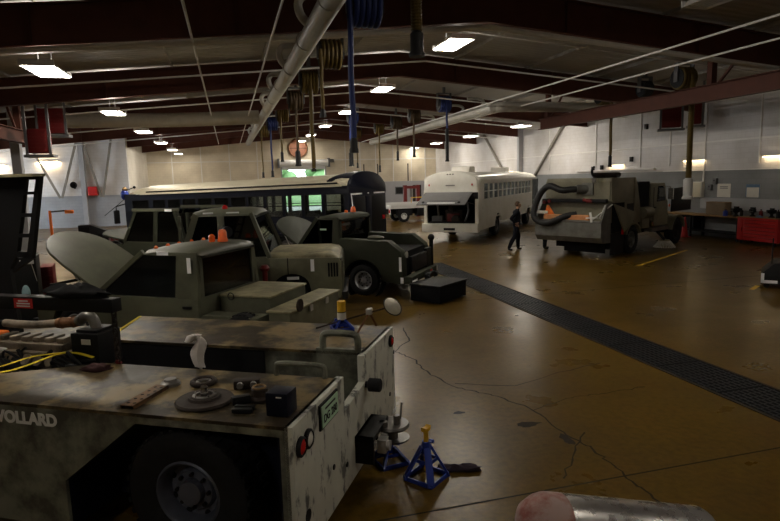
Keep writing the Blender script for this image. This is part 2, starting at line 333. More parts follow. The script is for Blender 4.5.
m = MB().bb(DX0-.12, DX0, BY-.06, BY+.02, 0, DZ).bb(DX1, DX1+.12, BY-.06, BY+.02, 0, DZ); struct('door_1', m, M['grey_col'])
# wall conduits and pilasters on the back and right walls
m = MB()
for x in (-4.6, -2.2, .2, 2.6, 10.6, 12.0, 13.5, 15.2, 17.0, 18.4): m.bb(x-.04, x+.04, BY-.06, BY, 1.0, deck_z(x)-.4)
m.bb(LX, DX0-.4, BY-.05, BY, 4.55, 4.62).bb(9.2, RX, BY-.05, BY, 4.55, 4.62); struct('trim_1', m, M['white_pipe'])
# roof frames: one rafter pair per bay, web with flanges
for i, y in enumerate((-1.3, 6.3, 13.9, 21.5, 29.1, 36.7, 44.3, 51.6)):
    m = MB()
    for s in (-1, 1):
        xe = AX if s < 0 else RX; zb = lambda x: 6.5 - .09*abs(x-SX)
        def band(d0, d1, w, fz):
            a = [(SX,fz(SX)+d0),(SX,fz(SX)+d1),(xe,fz(xe)+d1),(xe,fz(xe)+d0)]
            m.prism(a, 'y', y-w/2, y+w/2)
        band(0, .03, .26, zb); band(.03, .82, .02, zb); band(.82, .85, .26, zb)
    k = 0
    while k < 9:                                                   # stiffener plates along the web
        x = AX + 2 + k*4.1; m.bb(x-.01, x+.01, y-.12, y+.12, zb(x)+.03, zb(x)+.82); k += 1
    struct('roof_rafter', m, M['beam'])
# purlins run along the hall under the deck
for x in (-15.5,-12.5,-9.5,-6.5,-1.6,1.4,4.4,8.6,11.6,14.6,17.4):
    struct('purlin', MB().bb(x-.04, x+.04, FY, BY, deck_z(x)-.11, deck_z(x)), M['deck'])
# sprinkler pipes and conduits across the hall, kinked at the ridge
def cross_pipe(y, zr, r, x0=AX, x1=RX, name='cross_pipe', lab='', p=.085):
    mb = MB().tube([(x0,y,zr-p*abs(x0-SX)),(SX,y,zr),(x1,y,zr-p*abs(x1-SX))], r, 8)
    solo(name, mb, M['white_pipe'], lab, 'pipe', 'pipes crossing under the roof')
cross_pipe(13.72, 6.36, .075, lab='thick grey pipe crossing the whole ceiling just under the nearest brown rafter')
cross_pipe(18.6, 6.5, .028, lab='thin grey conduit crossing the ceiling between the first and second visible brown rafters')
cross_pipe(16.4, 6.95, .02, lab='thin conduit crossing close under the roof deck behind the thick grey pipe')
cross_pipe(25.8, 6.6, .03, lab='thin grey conduit crossing the ceiling behind the second visible brown rafter')
cross_pipe(33.0, 6.6, .03, lab='thin grey conduit crossing far down the hall behind the third brown rafter')
cross_pipe(40.5, 6.6, .03, lab='farthest thin grey conduit crossing under the roof near the back wall')
# long thin conduits down the hall
for x, z, lab in ((-.55,5.75,'left of the two thin white rods running down the ceiling from the top edge'),(1.06,5.75,'right of the two thin white rods running down the ceiling, beside the big duct'),
                  (10.83,5.8,'upper thin conduit slanting down from the top right corner'),(12.55,5.75,'lower thin conduit slanting down from the right edge above the brown beam')):
    solo('conduit', MB().tube([(x,2,z),(x,48,z)], .026, 6), M['white_pipe'], lab, 'conduit', 'thin conduits running down the hall')
# suspended brown runway beams
def runway(x, y0, y1, z0, z1, posts):
    m = MB().bb(x-.015,x+.015,y0,y1,z0,z1).bb(x-.14,x+.14,y0,y1,z0,z0+.03).bb(x-.14,x+.14,y0,y1,z1-.03,z1)
    o = struct('runway_beam', m, M['beam'])
    for py, brace in posts:
        q = MB().bb(x-.1,x+.1,py-.1,py+.1,z1,deck_z(x)); q.bar((x,py+.3*brace,z1),(x,py+1.5*brace,deck_z(x)-.1),.07,.07); q.build('post', M['beam'], o, smooth=0)
runway(15.0, 1.0, 26.3, 4.94, 5.46, ((25.6,-1),(15.7,-1),(7,-1)))
runway(-7.0, 4.0, 24.4, 4.32, 4.78, ((23.6,-1),(14,-1)))
# annex columns and diagonal braces
struct('column', MB().bb(-8.98,-8.62,28.92,29.28,0,deck_z(-8.8)), M['grey_col'])
struct('column', MB().bb(-9.5,-9.2,43.2,43.5,0,deck_z(-9.3)), M['grey_col'])
struct('column', MB().bb(19.2,19.5,36.5,36.8,0,deck_z(19.3)), M['grey_col'])
for a, b in (((-12.4,43.2,5.75),(-10.8,43.2,2.0)),((-9.45,43.2,5.95),(-10.7,43.2,2.0)),((-9.2,43.2,5.95),(-8.3,43.2,2.0)),((-7.4,43.2,5.9),(-8.2,43.2,2.0)),
             ((19.35,42.5,5.9),(19.35,37,1.2)),((19.35,31,5.9),(19.35,36.3,1.2))):
    struct('diagonal_brace', MB().bar(a, b, .16, .12), M['grey_brace'])
# right wall: vertical conduits, ledge pipe
m = MB()
for y in (14.6, 17.9, 20.55, 22.6, 24.6, 28.2, 33): m.bb(RX-.05, RX, y-.03, y+.03, 3.0 if y != 20.55 else 1.2, deck_z(RX)-.1)
m.bb(RX-.04,RX,12,50,3.9,3.96).bb(RX-.03,RX,12,23,2.74,2.78).bb(RX-.12,RX,23.5,30,2.86,2.92); struct('trim_2', m, M['white_pipe'])

# ------------------------------------------------------------------ outdoors beyond the open door
struct('ground_outside', MB().bb(-40, 60, BY+.3, 140, -.25, -.02), M['asphalt'])
struct('lawn_outside', MB().bb(-40, 60, 66, 140, -.02, .03), M['grass'])
def tree(x, y, h, lab):
    t = thing('tree', lab, 'tree', (x,y,0), random.uniform(0,360), 'trees beyond the open door')
    MB().tube([(0,0,0),(.1,0,h*.3),(0,.1,h*.55)], [.28,.2,.12], 8).build('trunk', M['bark'], t)
    m = MB()
    for k in range(26):
        a = random.uniform(0,6.28); rr = h*.3*math.sqrt(random.random()); z = h*(.3+.65*random.random()); s = h*random.uniform(.09,.17)
        m.ell((rr*math.cos(a), rr*math.sin(a), z), (s,s,s*.8), 8, 6)
    m.build('crown', M['leaf'], t)
tree(5.5, 74, 8, 'leafy green tree beyond the open door, at the left of the opening')
tree(12.5, 80, 9, 'leafy green tree beyond the open door, at the middle of the opening')
tree(-1.5, 84, 10, 'leafy green tree farther off beyond the open door, hidden by the left jamb')

# ------------------------------------------------------------------ roller door, fan and lamps
t = thing('roller_door', 'white roll-up door rolled above the bright opening in the back wall', 'door', ((DX0+DX1)/2, BY-.3, 0))
MB().cyl((-2.2,0,4.35),(2.2,0,4.35),.3,None,20).build('roll', M['white'], t)
MB().bb(-2.35,-2.2,-.35,.28,3.95,4.75).bb(2.2,2.35,-.35,.28,3.95,4.75).build('bracket', M['bracket_grey'], t)
MB().bb(-1.95,1.95,.1,.16,3.75,4.1).build('curtain', M['white'], t)
MB().cyl((2.2,-.1,4.5),(2.75,-.1,4.5),.16).build('motor', M['bracket_grey'], t)
t = thing('exhaust_fan', 'round rust-brown wall fan above the open door on the back wall', 'fan', (6.25, BY-.02, 5.68))
MB().torus((0,-.08,0),'y',.82,.07,28).build('ring', M['rust'], t)
MB().lathe([(.8,0),(.8,-.02),(.01,-.02)],(0,0,0),'y',28).build('shutter', mat('fan brown', (.3,.13,.08), .6), t)
m = MB(); m.bar((-.8,-.09,0),(.8,-.09,0),.05,.04); m.bar((0,-.09,-.8),(0,-.09,.8),.05,.04,(1,0,0)); m.build('guard', M['dark_rust'], t)
def lamp_light(name, loc, sx, sy, e, col, rot=(0,0,0)):
    l = bpy.data.lights.new(name, 'AREA'); l.shape = 'RECTANGLE'; l.size = sx; l.size_y = sy; l.energy = e; l.color = col
    o = bpy.data.objects.new(name, l); COL.objects.link(o); o.location = loc; o.rotation_euler = rot; return o
ORD = ['nearest','second nearest','third','fourth','fifth','farthest']
def ceiling_lamp(x, y, z, lab, E=LAMP_E, lit=True):
    t = thing('ceiling_light', lab, 'ceiling light', (x,y,z), 0, 'fluorescent ceiling lights')
    m = MB()
    for s in (-1,1): m.hexa([(s*.31,-.7,0),(s*.33,-.7,0),(s*.33,.7,0),(s*.31,.7,0),(s*.2,-.7,.1),(s*.22,-.7,.1),(s*.22,.7,.1),(s*.2,.7,.1)])
    m.bb(-.22,.22,-.7,.7,.1,.13).bb(-.33,.33,-.71,-.69,0,.13).bb(-.33,.33,.69,.71,0,.13); m.build('housing', M['white'], t)
    for k in range(6): MB().cyl((-.25+.1*k,-.66,.03),(-.25+.1*k,.66,.03),.018,None,8).build('tube', M['tube'] if lit else M['white'], t)
    for s in (-1,1):
        m = MB(); m.cyl((0,s*.5,.13),(0,s*.5,deck_z(x)-z),.008,None,5); m.build('hanger_wire', M['bracket_grey'], t)
    if lit:
        lamp_light('ceiling_light_glow', (x,y,z+.045), .6, 1.35, E, LCOL)
        lamp_light('deck_fill_light', (x,y,z+.14), .3, 1.2, E*.2, LCOL, (R(180),0,0))  # added upward fill that brightens the roof deck
        for s in (-1,1): lamp_light('wall_fill_light', (x+s*.3,y,z-.01), 1.3, .05, E*.4, LCOL, (R(90),0,R(90*s)))  # added sideways fill that brightens walls and vehicle sides
for k in range(6): ceiling_lamp(-3.62-.05*k, 14.41+(7.85 if k < 5 else 7.5)*k, 5.2, f'lit fluorescent ceiling fixture, {ORD[k]} in the left row', LAMP_E*(1 if k < 5 else .25))
for k in range(6): ceiling_lamp(5.95+.11*k, 15.0+(7.75 if k < 5 else 7.55)*k, 6.2, f'lit fluorescent ceiling fixture, {ORD[k]} in the middle row under the ridge', LAMP_E*(1 if k < 5 else .25))
for k in range(4): ceiling_lamp(16.35+.25*k, 30.8+(7.8 if k < 3 else 7.4)*k, 5.5, f'lit fluorescent ceiling fixture, {["nearest lit one","second lit one","third lit one","farthest"][k]} in the right row', LAMP_E*(1 if k < 3 else .25))
ceiling_lamp(9.6, 9.9, 6.1, 'unlit grey ceiling fixture at the top right corner of the view', lit=False)
ceiling_lamp(-3.6, 6.6, 5.2, 'added lit ceiling fixture out of view above the tow tractor, left row', LAMP_E*.5)  # unseen fixtures added past the visible rows to light the tractor
ceiling_lamp(-3.6, -1.2, 5.2, 'added lit ceiling fixture unseen behind the viewpoint, left row', LAMP_E*.3)
ceiling_lamp(5.9, -.4, 6.2, 'added lit ceiling fixture unseen behind the viewpoint, middle row', LAMP_E*.3)
ceiling_lamp(16.0, 0.5, 5.5, 'added lit ceiling fixture unseen behind the viewpoint, right row', LAMP_E*.3)
ceiling_lamp(5.9, 7.3, 6.2, 'added lit ceiling fixture out of view over the near floor, middle row', LAMP_E*.35)
def wall_lamp(x, y, z, lab, axis, L=1.2, E=WALL_E):
    t = thing('wall_light', lab, 'wall light', (x,y,z), 0 if axis == 'x' else 90, 'fluorescent wall lights')
    # local: wall behind at +x, tube along y
    MB().bb(-.02,.0,-L/2-.06,L/2+.06,-.05,.09).build('bracket', M['white'], t)
    MB().bb(-.09,-.02,-L/2,L/2,.04,.07).build('shade', M['white'], t)
    MB().cyl((-.07,-L/2,0),(-.07,L/2,0),.022,None,8).build('tube', M['tube_wall'], t)
    l = lamp_light('wall_light_glow', (0,0,0), .1, L, E, (1,.74,.42)); l.parent = t; l.location = (-.1,0,-.01); l.rotation_euler = (0,R(-55),0)
    l2 = lamp_light('wall_light_spill', (0,0,0), .1, L, E*.5, (1,.74,.42)); l2.parent = t; l2.location = (-.11,0,.05); l2.rotation_euler = (0,R(130),0)
wall_lamp(RX, 26.4, 3.12, 'lit wall tube behind the sweeper roof on the right wall', 'x')
wall_lamp(RX, 21.1, 3.17, 'lit wall tube above the white exhaust nozzle on the right wall', 'x')
wall_lamp(RX, 17.1, 3.2, 'lit wall tube at the right edge of the right wall', 'x')
wall_lamp(RX, 38.5, 3.0, 'lit wall tube low on the right wall beyond the white bus', 'x')
wall_lamp(-11.4, AY, 4.4, 'lit wall tube on the white annex wall between the braces', 'y', E=WALL_E*14)
wall_lamp(-14.5, AY, 4.2, 'lit wall tube at the left end of the white annex wall', 'y', E=WALL_E*14)

# ------------------------------------------------------------------ ducts
t = thing('main_duct', 'long round grey duct running down the ceiling from the top of the view', 'duct', (0,0,0))
MB().tube([(1.88,4,5.72),(1.8,16,5.72),(1.72,27.9,5.72),(1.66,47,5.72)], .2, 18).build('pipe', M['duct'], t)
for y in (7,10,13,16,19,22,25,31,36,41): MB().torus((1.84-.0045*y,y,5.72),'y',.2,.014,18,6).build('seam', M['duct'], t)
for y in (11.8, 16.2, 20.4, 24.8, 30.2, 35, 40): MB().tube(smooth_path([(1.72,y,5.72),(1.55,y,5.9),(1.5,y,6.12),(1.6,y,6.27),(1.8,y,6.3),(2.3,y,6.28)],5), .085, 10).build('u_bend_pipe', M['duct'], t)
t = thing('cross_duct', 'fat cream duct crossing from the annex to the long ceiling duct', 'duct', (0,0,0))
MB().tube(smooth_path([(-6.9,28.2,6.1),(-6.8,28.2,5.75),(-6.4,28.2,5.55),(-5.6,28.2,5.55),(-2,28.2,5.58),(1.55,28.2,5.72)],6), .31, 20).build('pipe', M['duct'], t)
MB().torus((1.2,28.2,5.7),'x',.31,.03,20,6).build('flange', M['duct'], t); MB().torus((-5.5,28.2,5.55),'x',.31,.02,20,6).build('flange', M['duct'], t)
t = thing('right_duct', 'grey duct bending from the right wall and running down the far ceiling', 'duct', (0,0,0))
MB().tube(smooth_path([(19.4,23.9,5.74),(16,23.9,5.74),(12.4,23.9,5.74),(11.55,24.1,5.72),(11.3,25.0,5.7),(11.35,32,5.7),(11.45,47,5.7)],6), .22, 18).build('pipe', M['duct'], t)
for y in (26,28.5,33,37,41): MB().tube(smooth_path([(11.4,y,5.85),(11.75,y,6.05),(11.8,y,6.25),(11.5,y,6.35),(11.0,y,6.36)],5), .065, 10).build('u_bend_pipe', M['duct'], t)
# ------------------------------------------------------------------ exhaust hose reels
def reel(x, y, z, hose, zb, lab, hoff=-.25, noz=.5, noz_m='black_hose', noz_r=.075, hr=.052, w=.55, rad=.36, drum='black'):
    t = thing('exhaust_hose_reel', lab, 'hose reel', (x,y,z), 0, 'exhaust hose reels hung from the roof')
    h = deck_z(x) - z
    m = MB()
    for s in (-1,1): m.bb(s*(w/2+.06)-.025, s*(w/2+.06)+.025, -.09, .09, -.12, rad+.12)
    m.bb(-w/2-.085, w/2+.085, -.09, .09, rad+.12, rad+.17)
    m.bb(-.06, .06, -.05, .05, rad+.17, h); m.build('bracket', M['bracket_grey'], t)
    m = MB(); m.cyl((-w/2,0,0),(w/2,0,0),rad*.55,None,18)
    for s in (-1,1): m.lathe([(.01,s*w/2),(rad*.92,s*w/2),(rad*.92,s*(w/2+.025)),(.01,s*(w/2+.025))],(0,0,0),'x',24)
    m.build('drum', M[drum], t)
    m = MB(); n = 5
    for k in range(n): m.torus((-w/2+w*(k+.5)/n,0,0),'x',rad-.02,w/n*.5,22,8)
    m.build('hose_coil', M[hose], t)
    if zb is not None:
        L = z - zb; hx = hoff
        pts = [(hx,-rad+.02,.05),(hx,-rad-.01,-.15)] + [(hx+.01*math.sin(q*.9), -rad-.01, -.15-(L-.15-noz)*q/10) for q in range(1,11)]
        m = MB().tube(pts, hr, 10)
        if hr > .08:
            for q in range(int((L-noz)/.06)): m.torus((hx,-rad-.01,-.1-q*.06),'z',hr,.014,12,5)
        ho = m.build('hose', M[hose], t)
        MB().lathe([(noz_r*.6,noz),(noz_r,noz-.06),(noz_r,.1),(noz_r*1.2,.06),(noz_r*1.2,0),(noz_r*.7,0)],(hx,-rad-.01,-L),'z',14).build('nozzle', M[noz_m], ho)
reel(2.72, 11.4, 6.02, 'blue_hose', 3.25, 'blue hose reel at the top centre with a long blue hose hanging', -.38, .28, hr=.055)
reel(2.85, 16.1, 6.1, 'yellow_hose', 4.4, 'yellow hose reel beside the main duct, first behind the blue reel', -.32, .22, hr=.05)
reel(2.88, 20.6, 6.08, 'yellow_hose', 3.05, 'yellow hose reel with a hose hanging onto the navy bus roof', -.02, .12, hr=.07)
reel(2.9, 25.0, 6.05, 'brown_hose', 3.35, 'brown hose reel whose dark hose ends in a thick black nozzle', -.05, .65, noz_r=.11)
reel(2.8, 30.0, 6.05, 'yellow_hose', 3.7, 'dull yellow reel fifth along the left duct, hose over the navy bus', -.15, .5)
reel(2.65, 35.0, 6.05, 'blue_hose', 3.0, 'small blue reel sixth along the left duct, far down the hall', -.15, .4)
reel(2.45, 40.0, 6.05, 'yellow_hose', 3.0, 'farthest dull yellow reel along the left duct', -.2, .4)
reel(4.0, 11.9, 6.85, 'yellow_hose', 5.15, 'thick ribbed yellow hose with a black nozzle, hanging from the top edge', -.2, .5, noz_r=.135, hr=.105)
reel(10.4, 27.5, 6.28, 'blue_hose', 3.5, 'blue reel in front of the right duct bend with a black hose', .0, 1.6, noz_r=.085)
reel(10.3, 32.0, 6.2, 'brown_hose', 3.9, 'brown reel second along the right duct', -.15, .6)
reel(10.4, 36.0, 6.2, 'brown_hose', 3.85, 'brown reel third along the right duct', -.05, .6)
reel(10.3, 40.0, 6.2, 'yellow_hose', 3.2, 'dull yellow reel fourth along the right duct', -.1, .5)
reel(9.6, 44.0, 6.2, 'yellow_hose', 3.6, 'farthest yellow reel along the right duct', -.1, .4)
reel(7.1, 33.5, 6.3, 'blue_hose', 3.5, 'dark blue reel over the rear dome of the navy bus', -.25, .8, noz_r=.13, noz_m='black')
reel(15.75, 22.3, 6.02, 'yellow_hose', 3.0, 'yellow reel behind the brown beam with its hose over the sweeper tank', .1, .5, hr=.065)
reel(15.8, 17.8, 6.0, 'yellow_hose', 1.75, 'yellow reel at right behind the brown beam, hose ending in a white nozzle', .05, .75, noz_r=.16, noz_m='white', hr=.095)
reel(16.1, 20.2, 6.0, 'black_hose', None, 'small black reel between the two yellow reels behind the brown beam', .05, rad=.3, w=.4)
# ------------------------------------------------------------------ red unit heaters
def heater(x, y, z, sx, sy, sz, lab, rz):
    t = thing('unit_heater', lab, 'heater', (x,y,z), rz, 'red unit heaters in steel frames')
    MB().bb(-sx/2,sx/2,-sy/2,sy/2,-sz/2,sz/2).build('casing', M['red_dark'], t, .02)
    m = MB()
    for k in range(6): m.bb(-sx*.42,sx*.42,-sy/2-.02,-sy/2,-sz*.42+k*sz*.15,-sz*.42+k*sz*.15+.02)
    m.build('louvre', M['red_dark'], t)
    m = MB()
    for s in (-1,1): m.bb(s*(sx/2+.05)-.04,s*(sx/2+.05)+.04,-sy/2,-sy/2+.08,-sz/2-.1,(deck_z(x)-z if abs(z)<9 else sz))
    m.bb(-sx/2-.15,sx/2+.15,-sy/2-.05,sy/2+.05,-sz/2-.14,-sz/2-.05); m.build('frame', M['bracket_grey'], t)
heater(-6.5, 26.0, 5.3, .9, .5, .95, 'upper red heater in a steel frame left of the cream cross duct', 0)
heater(-6.1, 22.6, 4.3, .6, .5, .8, 'lower red heater in a steel frame near the left brown beam end', 0)
heater(18.6, 21.6, 5.1, .75, .5, .95, 'red heater on the right wall behind the yellow hose', -35)
heater(18.7, 20.3, 5.1, .35, .45, .9, 'narrow red heater on the right wall, right of the yellow hose', -35)
# ------------------------------------------------------------------ foreground tow tractor
TX, TY, TH = .27, 3.63, 149.9
def tw(x, y, z):                                                    # tractor coordinates to the hall's
    c, s = math.cos(R(TH)), math.sin(R(TH)); return (TX + c*x - s*y, TY + s*x + c*y, z)
W = 2.62
t = thing('tow_tractor', 'big low grey-green aircraft tow tractor in the foreground, its engine bay open', 'tow tractor', (TX,TY,0), TH)
# near side skin with the wheel opening
side = [(0,.22),(.06,.22),(.06,1.1),(1.16,1.1),(1.81,.6),(1.81,.22),(4.7,.22),(4.7,1.15),(0,1.15)]
MB().prism(side, 'y', -.03, 0).build('side_panel', M['tug'], t)
text('lettering', 'WOLLARD', .125, M['white'], t, (2.435,.0015,1.02), (R(90),0,R(180)), bold=.0055)
m = MB().bb(.06,1.81,-.62,-.56,.2,1.13).bb(.06,.09,-.56,-.03,.2,1.13).bb(.06,1.2,-.56,-.03,1.09,1.12)
m.hexa([(1.16,-.56,1.1),(1.16,-.03,1.1),(1.81,-.03,.6),(1.81,-.56,.6),(1.19,-.56,1.13),(1.19,-.03,1.13),(1.85,-.03,.62),(1.85,-.56,.62)]).bb(1.81,1.85,-.56,-.03,.2,.62)
m.build('wheel_well', M['navy'], t)
MB().prism([(0,0),(4.7,0),(4.7,-.5),(2.95,-.5),(2.2,-.95),(0,-.95)], 'z', 1.15, 1.175).build('near_deck', M['tug_deck'], t)
m = MB().bb(1.9,4.7,-.5,-.06,.3,1.15).bb(0.03,2.2,-.95,-.62,.3,1.15); m.build('near_body', M['tug'], t)
m = MB().bb(.03,2.7,-W+.02,-1.66,.22,1.15).bb(2.7,4.7,-W+.02,-2.1,.22,1.0); m.build('far_body', M['tug'], t)
MB().prism([(0,-1.64),(2.78,-1.64),(3.12,-W),(0,-W)], 'z', 1.15, 1.175).build('far_deck', M['tug_deck'], t)
MB().bb(3.0,4.7,-W,-2.1,.98,1.02).build('front_deck', M['tug_deck'], t)
m = MB().bb(.03,4.6,-1.66,-.95,.3,.56).bb(2.2,4.6,-2.1,-.5,.3,.75); m.build('bay_floor', M['matte_black'], t)
for k in range(5): MB().bb(.2+.4*k,.26+.4*k,-1.64,-.97,.56,.74+.03*(k % 2)).build('cross_member', M['dark_rust'], t)
m = MB().tube([(.1,-1.2,.8),(1.0,-1.15,.76),(2.1,-1.1,.82)], .035, 8).tube([(.15,-1.45,.85),(1.2,-1.4,.7),(2.2,-1.35,.8)], .025, 8); m.build('hydraulic_line', M['black_hose'], t)
# rear plate with the winch slot
rear = [(0,.2),(-W,.2),(-W,1.175),(-1.55,1.175),(-1.55,.93),(-1.0,.88),(-1.0,1.175),(0,1.175)]
MB().prism(rear, 'x', -.035, .03).build('rear_plate', M['tug_rear'], t, .006)
for y, z in ((-.18,.46),(-.7,.55),(-1.0,.42),(-2.4,.5),(-2.6,.9)): MB().cyl((-.035,y,z),(-.042,y,z),.022 if y != -.18 else .045,None,12).build('hole_plug', M['black'], t)
def loop(y, x0, x1, h, name, th=.035):
    m = MB(); pts = [(x0,y,1.17),(x0,y,1.17+h*.7),(x0+.05,y,1.17+h),(x1-.05,y,1.17+h),(x1,y,1.17+h*.7),(x1,y,1.17)]
    m.tube(smooth_path(pts,4), th, 8); m.build(name, M['tug'], t)
loop(-1.67,.06,.4,.17,'lift_loop',.034); loop(-.93,.1,.52,.11,'lift_loop',.022)
MB().bb(1.0,2.68,-1.652,-1.645,.3,1.14).build('bay_wall_shade', M['matte_black'], t)  # thin black sheet paints the shade on the grey bay wall
MB().bb(.02,.46,-1.69,-1.64,1.0,1.2).build('loop_plate', M['tug'], t)
def lens(y, z, r, mm, parent=t):
    b = MB().lathe([(r*1.25,0),(r*1.25,-.02),(r,-.03),(r,0)],(-.035,y,z),'x',20,0,True).build('lamp_bezel', M['black'], parent)
    MB().lathe([(r,0),(r*.9,-.022),(r*.5,-.034),(.004,-.038)],(-.035,y,z),'x',20).build('lens', mm, b)
lens(-.1,1.0,.056,M['red_lens']); lens(-.225,1.0,.056,M['white_lens']); lens(-2.46,1.06,.05,M['red_lens'])
m = MB(); m.bb(-.05,-.034,-.81,-.44,.955,1.145); p = m.build('licence_plate_frame', M['black'], t)
p2 = MB().bb(-.058,-.05,-.79,-.46,.97,1.13).build('licence_plate', M['plate_green'], p)
text('plate_number', 'DG 280', .085, M['black'], p, (-.059,-.625,1.0), (R(90),0,R(-90)), .002, .001, 'CENTER')
MB().bb(-.0595,-.058,-.73,-.52,1.09,1.105).build('heading_line', M['black'], p)
MB().cyl((-.03,-1.58,.9),(-.08,-1.58,.9),.03).lathe([(.045,-.06),(.062,-.07),(.062,-.17),(.05,-.18),(.01,-.18)],(0,-1.58,.9),'x',18).build('rubber_bumper', M['rubber'], t)
MB().bb(-.041,-.035,-2.61,-2.56,.24,.46).bb(-.041,-.035,-2.56,-2.5,.24,.28).build('reflective_strip', M['tape'], t)
# tow hitch
h = MB().bb(-.2,-.03,-1.72,-1.22,.52,.56).bb(-.2,-.03,-1.25,-1.22,.32,.56).bb(-.1,-.03,-1.72,-1.69,.32,.56).bb(-.06,-.03,-1.72,-1.22,.32,.56).build('hitch_box', M['black'], t)
m = MB(); px, py = -.25, -1.68; m.lathe([(.15,.0),(.16,.02),(.15,.04),(.02,.045)],(px,py,.47),'z',22); m.lathe([(.13,0),(.14,.02),(.02,.03)],(px-.01,py-.03,.34),'z',22)
m.cyl((px-.05,py+.03,.5),(px-.05,py+.03,.6),.03).cyl((px-.05,py-.1,.5),(px-.06,py-.13,.66),.009).cyl((px+.06,py+.1,.5),(px+.06,py+.1,.56),.04).cyl((px,py,.33),(px,py,.49),.05)
m.build('pintle_plates', M['steel'], h)
m = MB(); m.bb(-.26,-.18,-1.5,-1.4,.34,.46); m.cyl((-.26,-1.45,.4),(-.29,-1.45,.4),.045); m.build('hitch_bracket', M['galv'], h)
# wheel
def wheel(parent, x, y, r, w, face, tire='rubber', rim='rim_grey', rimr=.55, name='wheel', bolts=8, tread=True):
    """axis along y; face=+1 shows its outside towards +y"""
    hw = w/2; o = MB(); f = face
    o.lathe([(r*rimr,-hw*.7),(r*.72,-hw),(r*.9,-hw*.95),(r*.975,-hw*.78),(r,-hw*.5),(r,hw*.5),(r*.975,hw*.78),(r*.9,hw*.95),(r*.72,hw),(r*rimr,hw*.7)],(x,y,r),'y',40,0,True)
    if tread:
        for k in range(36):
            a = 2*math.pi*k/36
            for sgn in (-1,1):
                ro = Matrix.Rotation(-a,3,'Y'); c = ro @ Vector((r*.995,0,0)); o.box((x+c.x,y+sgn*hw*.55,r+c.z),(.03*r+.008,hw*.55,r*.075),ro)
    wh = o.build(name, M[tire], parent)
    q = MB(); q.lathe([(r*(rimr+.03),f*hw*.75),(r*rimr,f*hw*.8),(r*(rimr-.05),f*hw*.65),(r*(rimr-.08),f*hw*.1),(r*.34,f*hw*.05),(r*.3,f*hw*.3),(r*.2,f*hw*.34),(r*.18,f*hw*.62),(.005,f*hw*.66)],(x,y,r),'y',36,0,False,False)
    q.lathe([(r*(rimr+.03),-f*hw*.75),(r*.3,-f*hw*.1),(.01,-f*hw*.1)],(x,y,r),'y',28,0,False,False)
    ri = q.build('rim', M[rim], wh)
    if tread:
        for k in range(bolts):
            a = 2*math.pi*k/bolts; c = (x+r*.26*math.cos(a), y+f*hw*.3, r+r*.26*math.sin(a)); MB().cyl(c,(c[0],c[1]+f*.03,c[2]),r*.03,None,8).build('wheel_nut', M['black'], wh)
            a = 2*math.pi*(k+.5)/bolts; c = (x+r*.42*math.cos(a), y+f*hw*.09, r+r*.42*math.sin(a)); MB().ell(c,(r*.055,.012,r*.055),10,6).build('hand_hole', M['matte_black'], wh)
    return wh
wheel(t, .9, -.3, .5, .36, 1, rim='rim_dark', rimr=.5)
wheel(t, .9, -W+.27, .5, .36, -1, tread=False)
wheel(t, 3.9, -W+.3, .46, .34, -1, tread=False); wheel(t, 3.9, -.34, .19, .3, 1, tread=False)
# engine
e = MB()
e.bb(2.75,3.75,-1.5,-1.02,.75,1.2); e.bb(2.8,3.65,-1.42,-1.08,1.2,1.27)
for k in range(6): e.cyl((2.85+.14*k,-1.05,1.1),(2.85+.14*k,-.97,1.15),.05,.06,10); e.bb(2.82+.14*k,2.9+.14*k,-1.3,-1.12,1.27,1.32)
eng = e.build('engine', M['cream_eng'], t, .012)
MB().tube(smooth_path([(3.6,-1.22,1.42),(3.25,-1.2,1.42),(2.93,-1.2,1.45)],5), .04, 12).build('intake_pipe', M['cream_eng'], eng)
MB().cyl((2.93,-1.2,1.45),(2.7,-1.2,1.475),.05,None,14).torus((2.88,-1.2,1.455),'x',.05,.007).torus((2.75,-1.2,1.47),'x',.05,.007).build('red_hose_sleeve', M['rust'], eng)
MB().tube(smooth_path([(2.7,-1.2,1.475),(2.6,-1.2,1.53),(2.53,-1.2,1.51),(2.5,-1.2,1.43),(2.5,-1.2,1.36)],6), .05, 14).torus((2.66,-1.2,1.495),'x',.055,.008).build('silver_elbow', M['steel'], eng)
m = MB()
for k in range(26):
    a = random.uniform(2.55,3.9); p0 = (a,-1.0+random.uniform(-.1,.05),.95+random.uniform(0,.3)); m.tube(smooth_path([p0,(a-.12,-.97+random.uniform(-.05,.05),1.05+random.uniform(0,.2)),(a-.35,-1.02,.9+random.uniform(0,.35))],5), random.choice((.012,.018,.028)), 6)
m.build('hose_bundle', M['black_hose'], eng)
MB().bb(2.36,2.66,-1.35,-1.05,1.08,1.4).bb(2.4,2.62,-1.32,-1.08,1.4,1.43).build('air_box', M['black'], eng, .01)
MB().bb(2.44,2.54,-1.048,-1.045,1.3,1.35).build('air_box_label', M['paper'], eng)
MB().lathe([(.055,0),(.06,.05),(.02,.06)],(3.5,-1.05,1.16),'z',14).build('filler_cap', M['white'], eng)
MB().bb(3.75,3.95,-1.4,-1.1,.9,1.3).build('orange_filter', M['orange'], eng, .03)
MB().bb(4.0,4.5,-1.7,-.9,.7,1.35).build('radiator', M['black'], eng, .02)
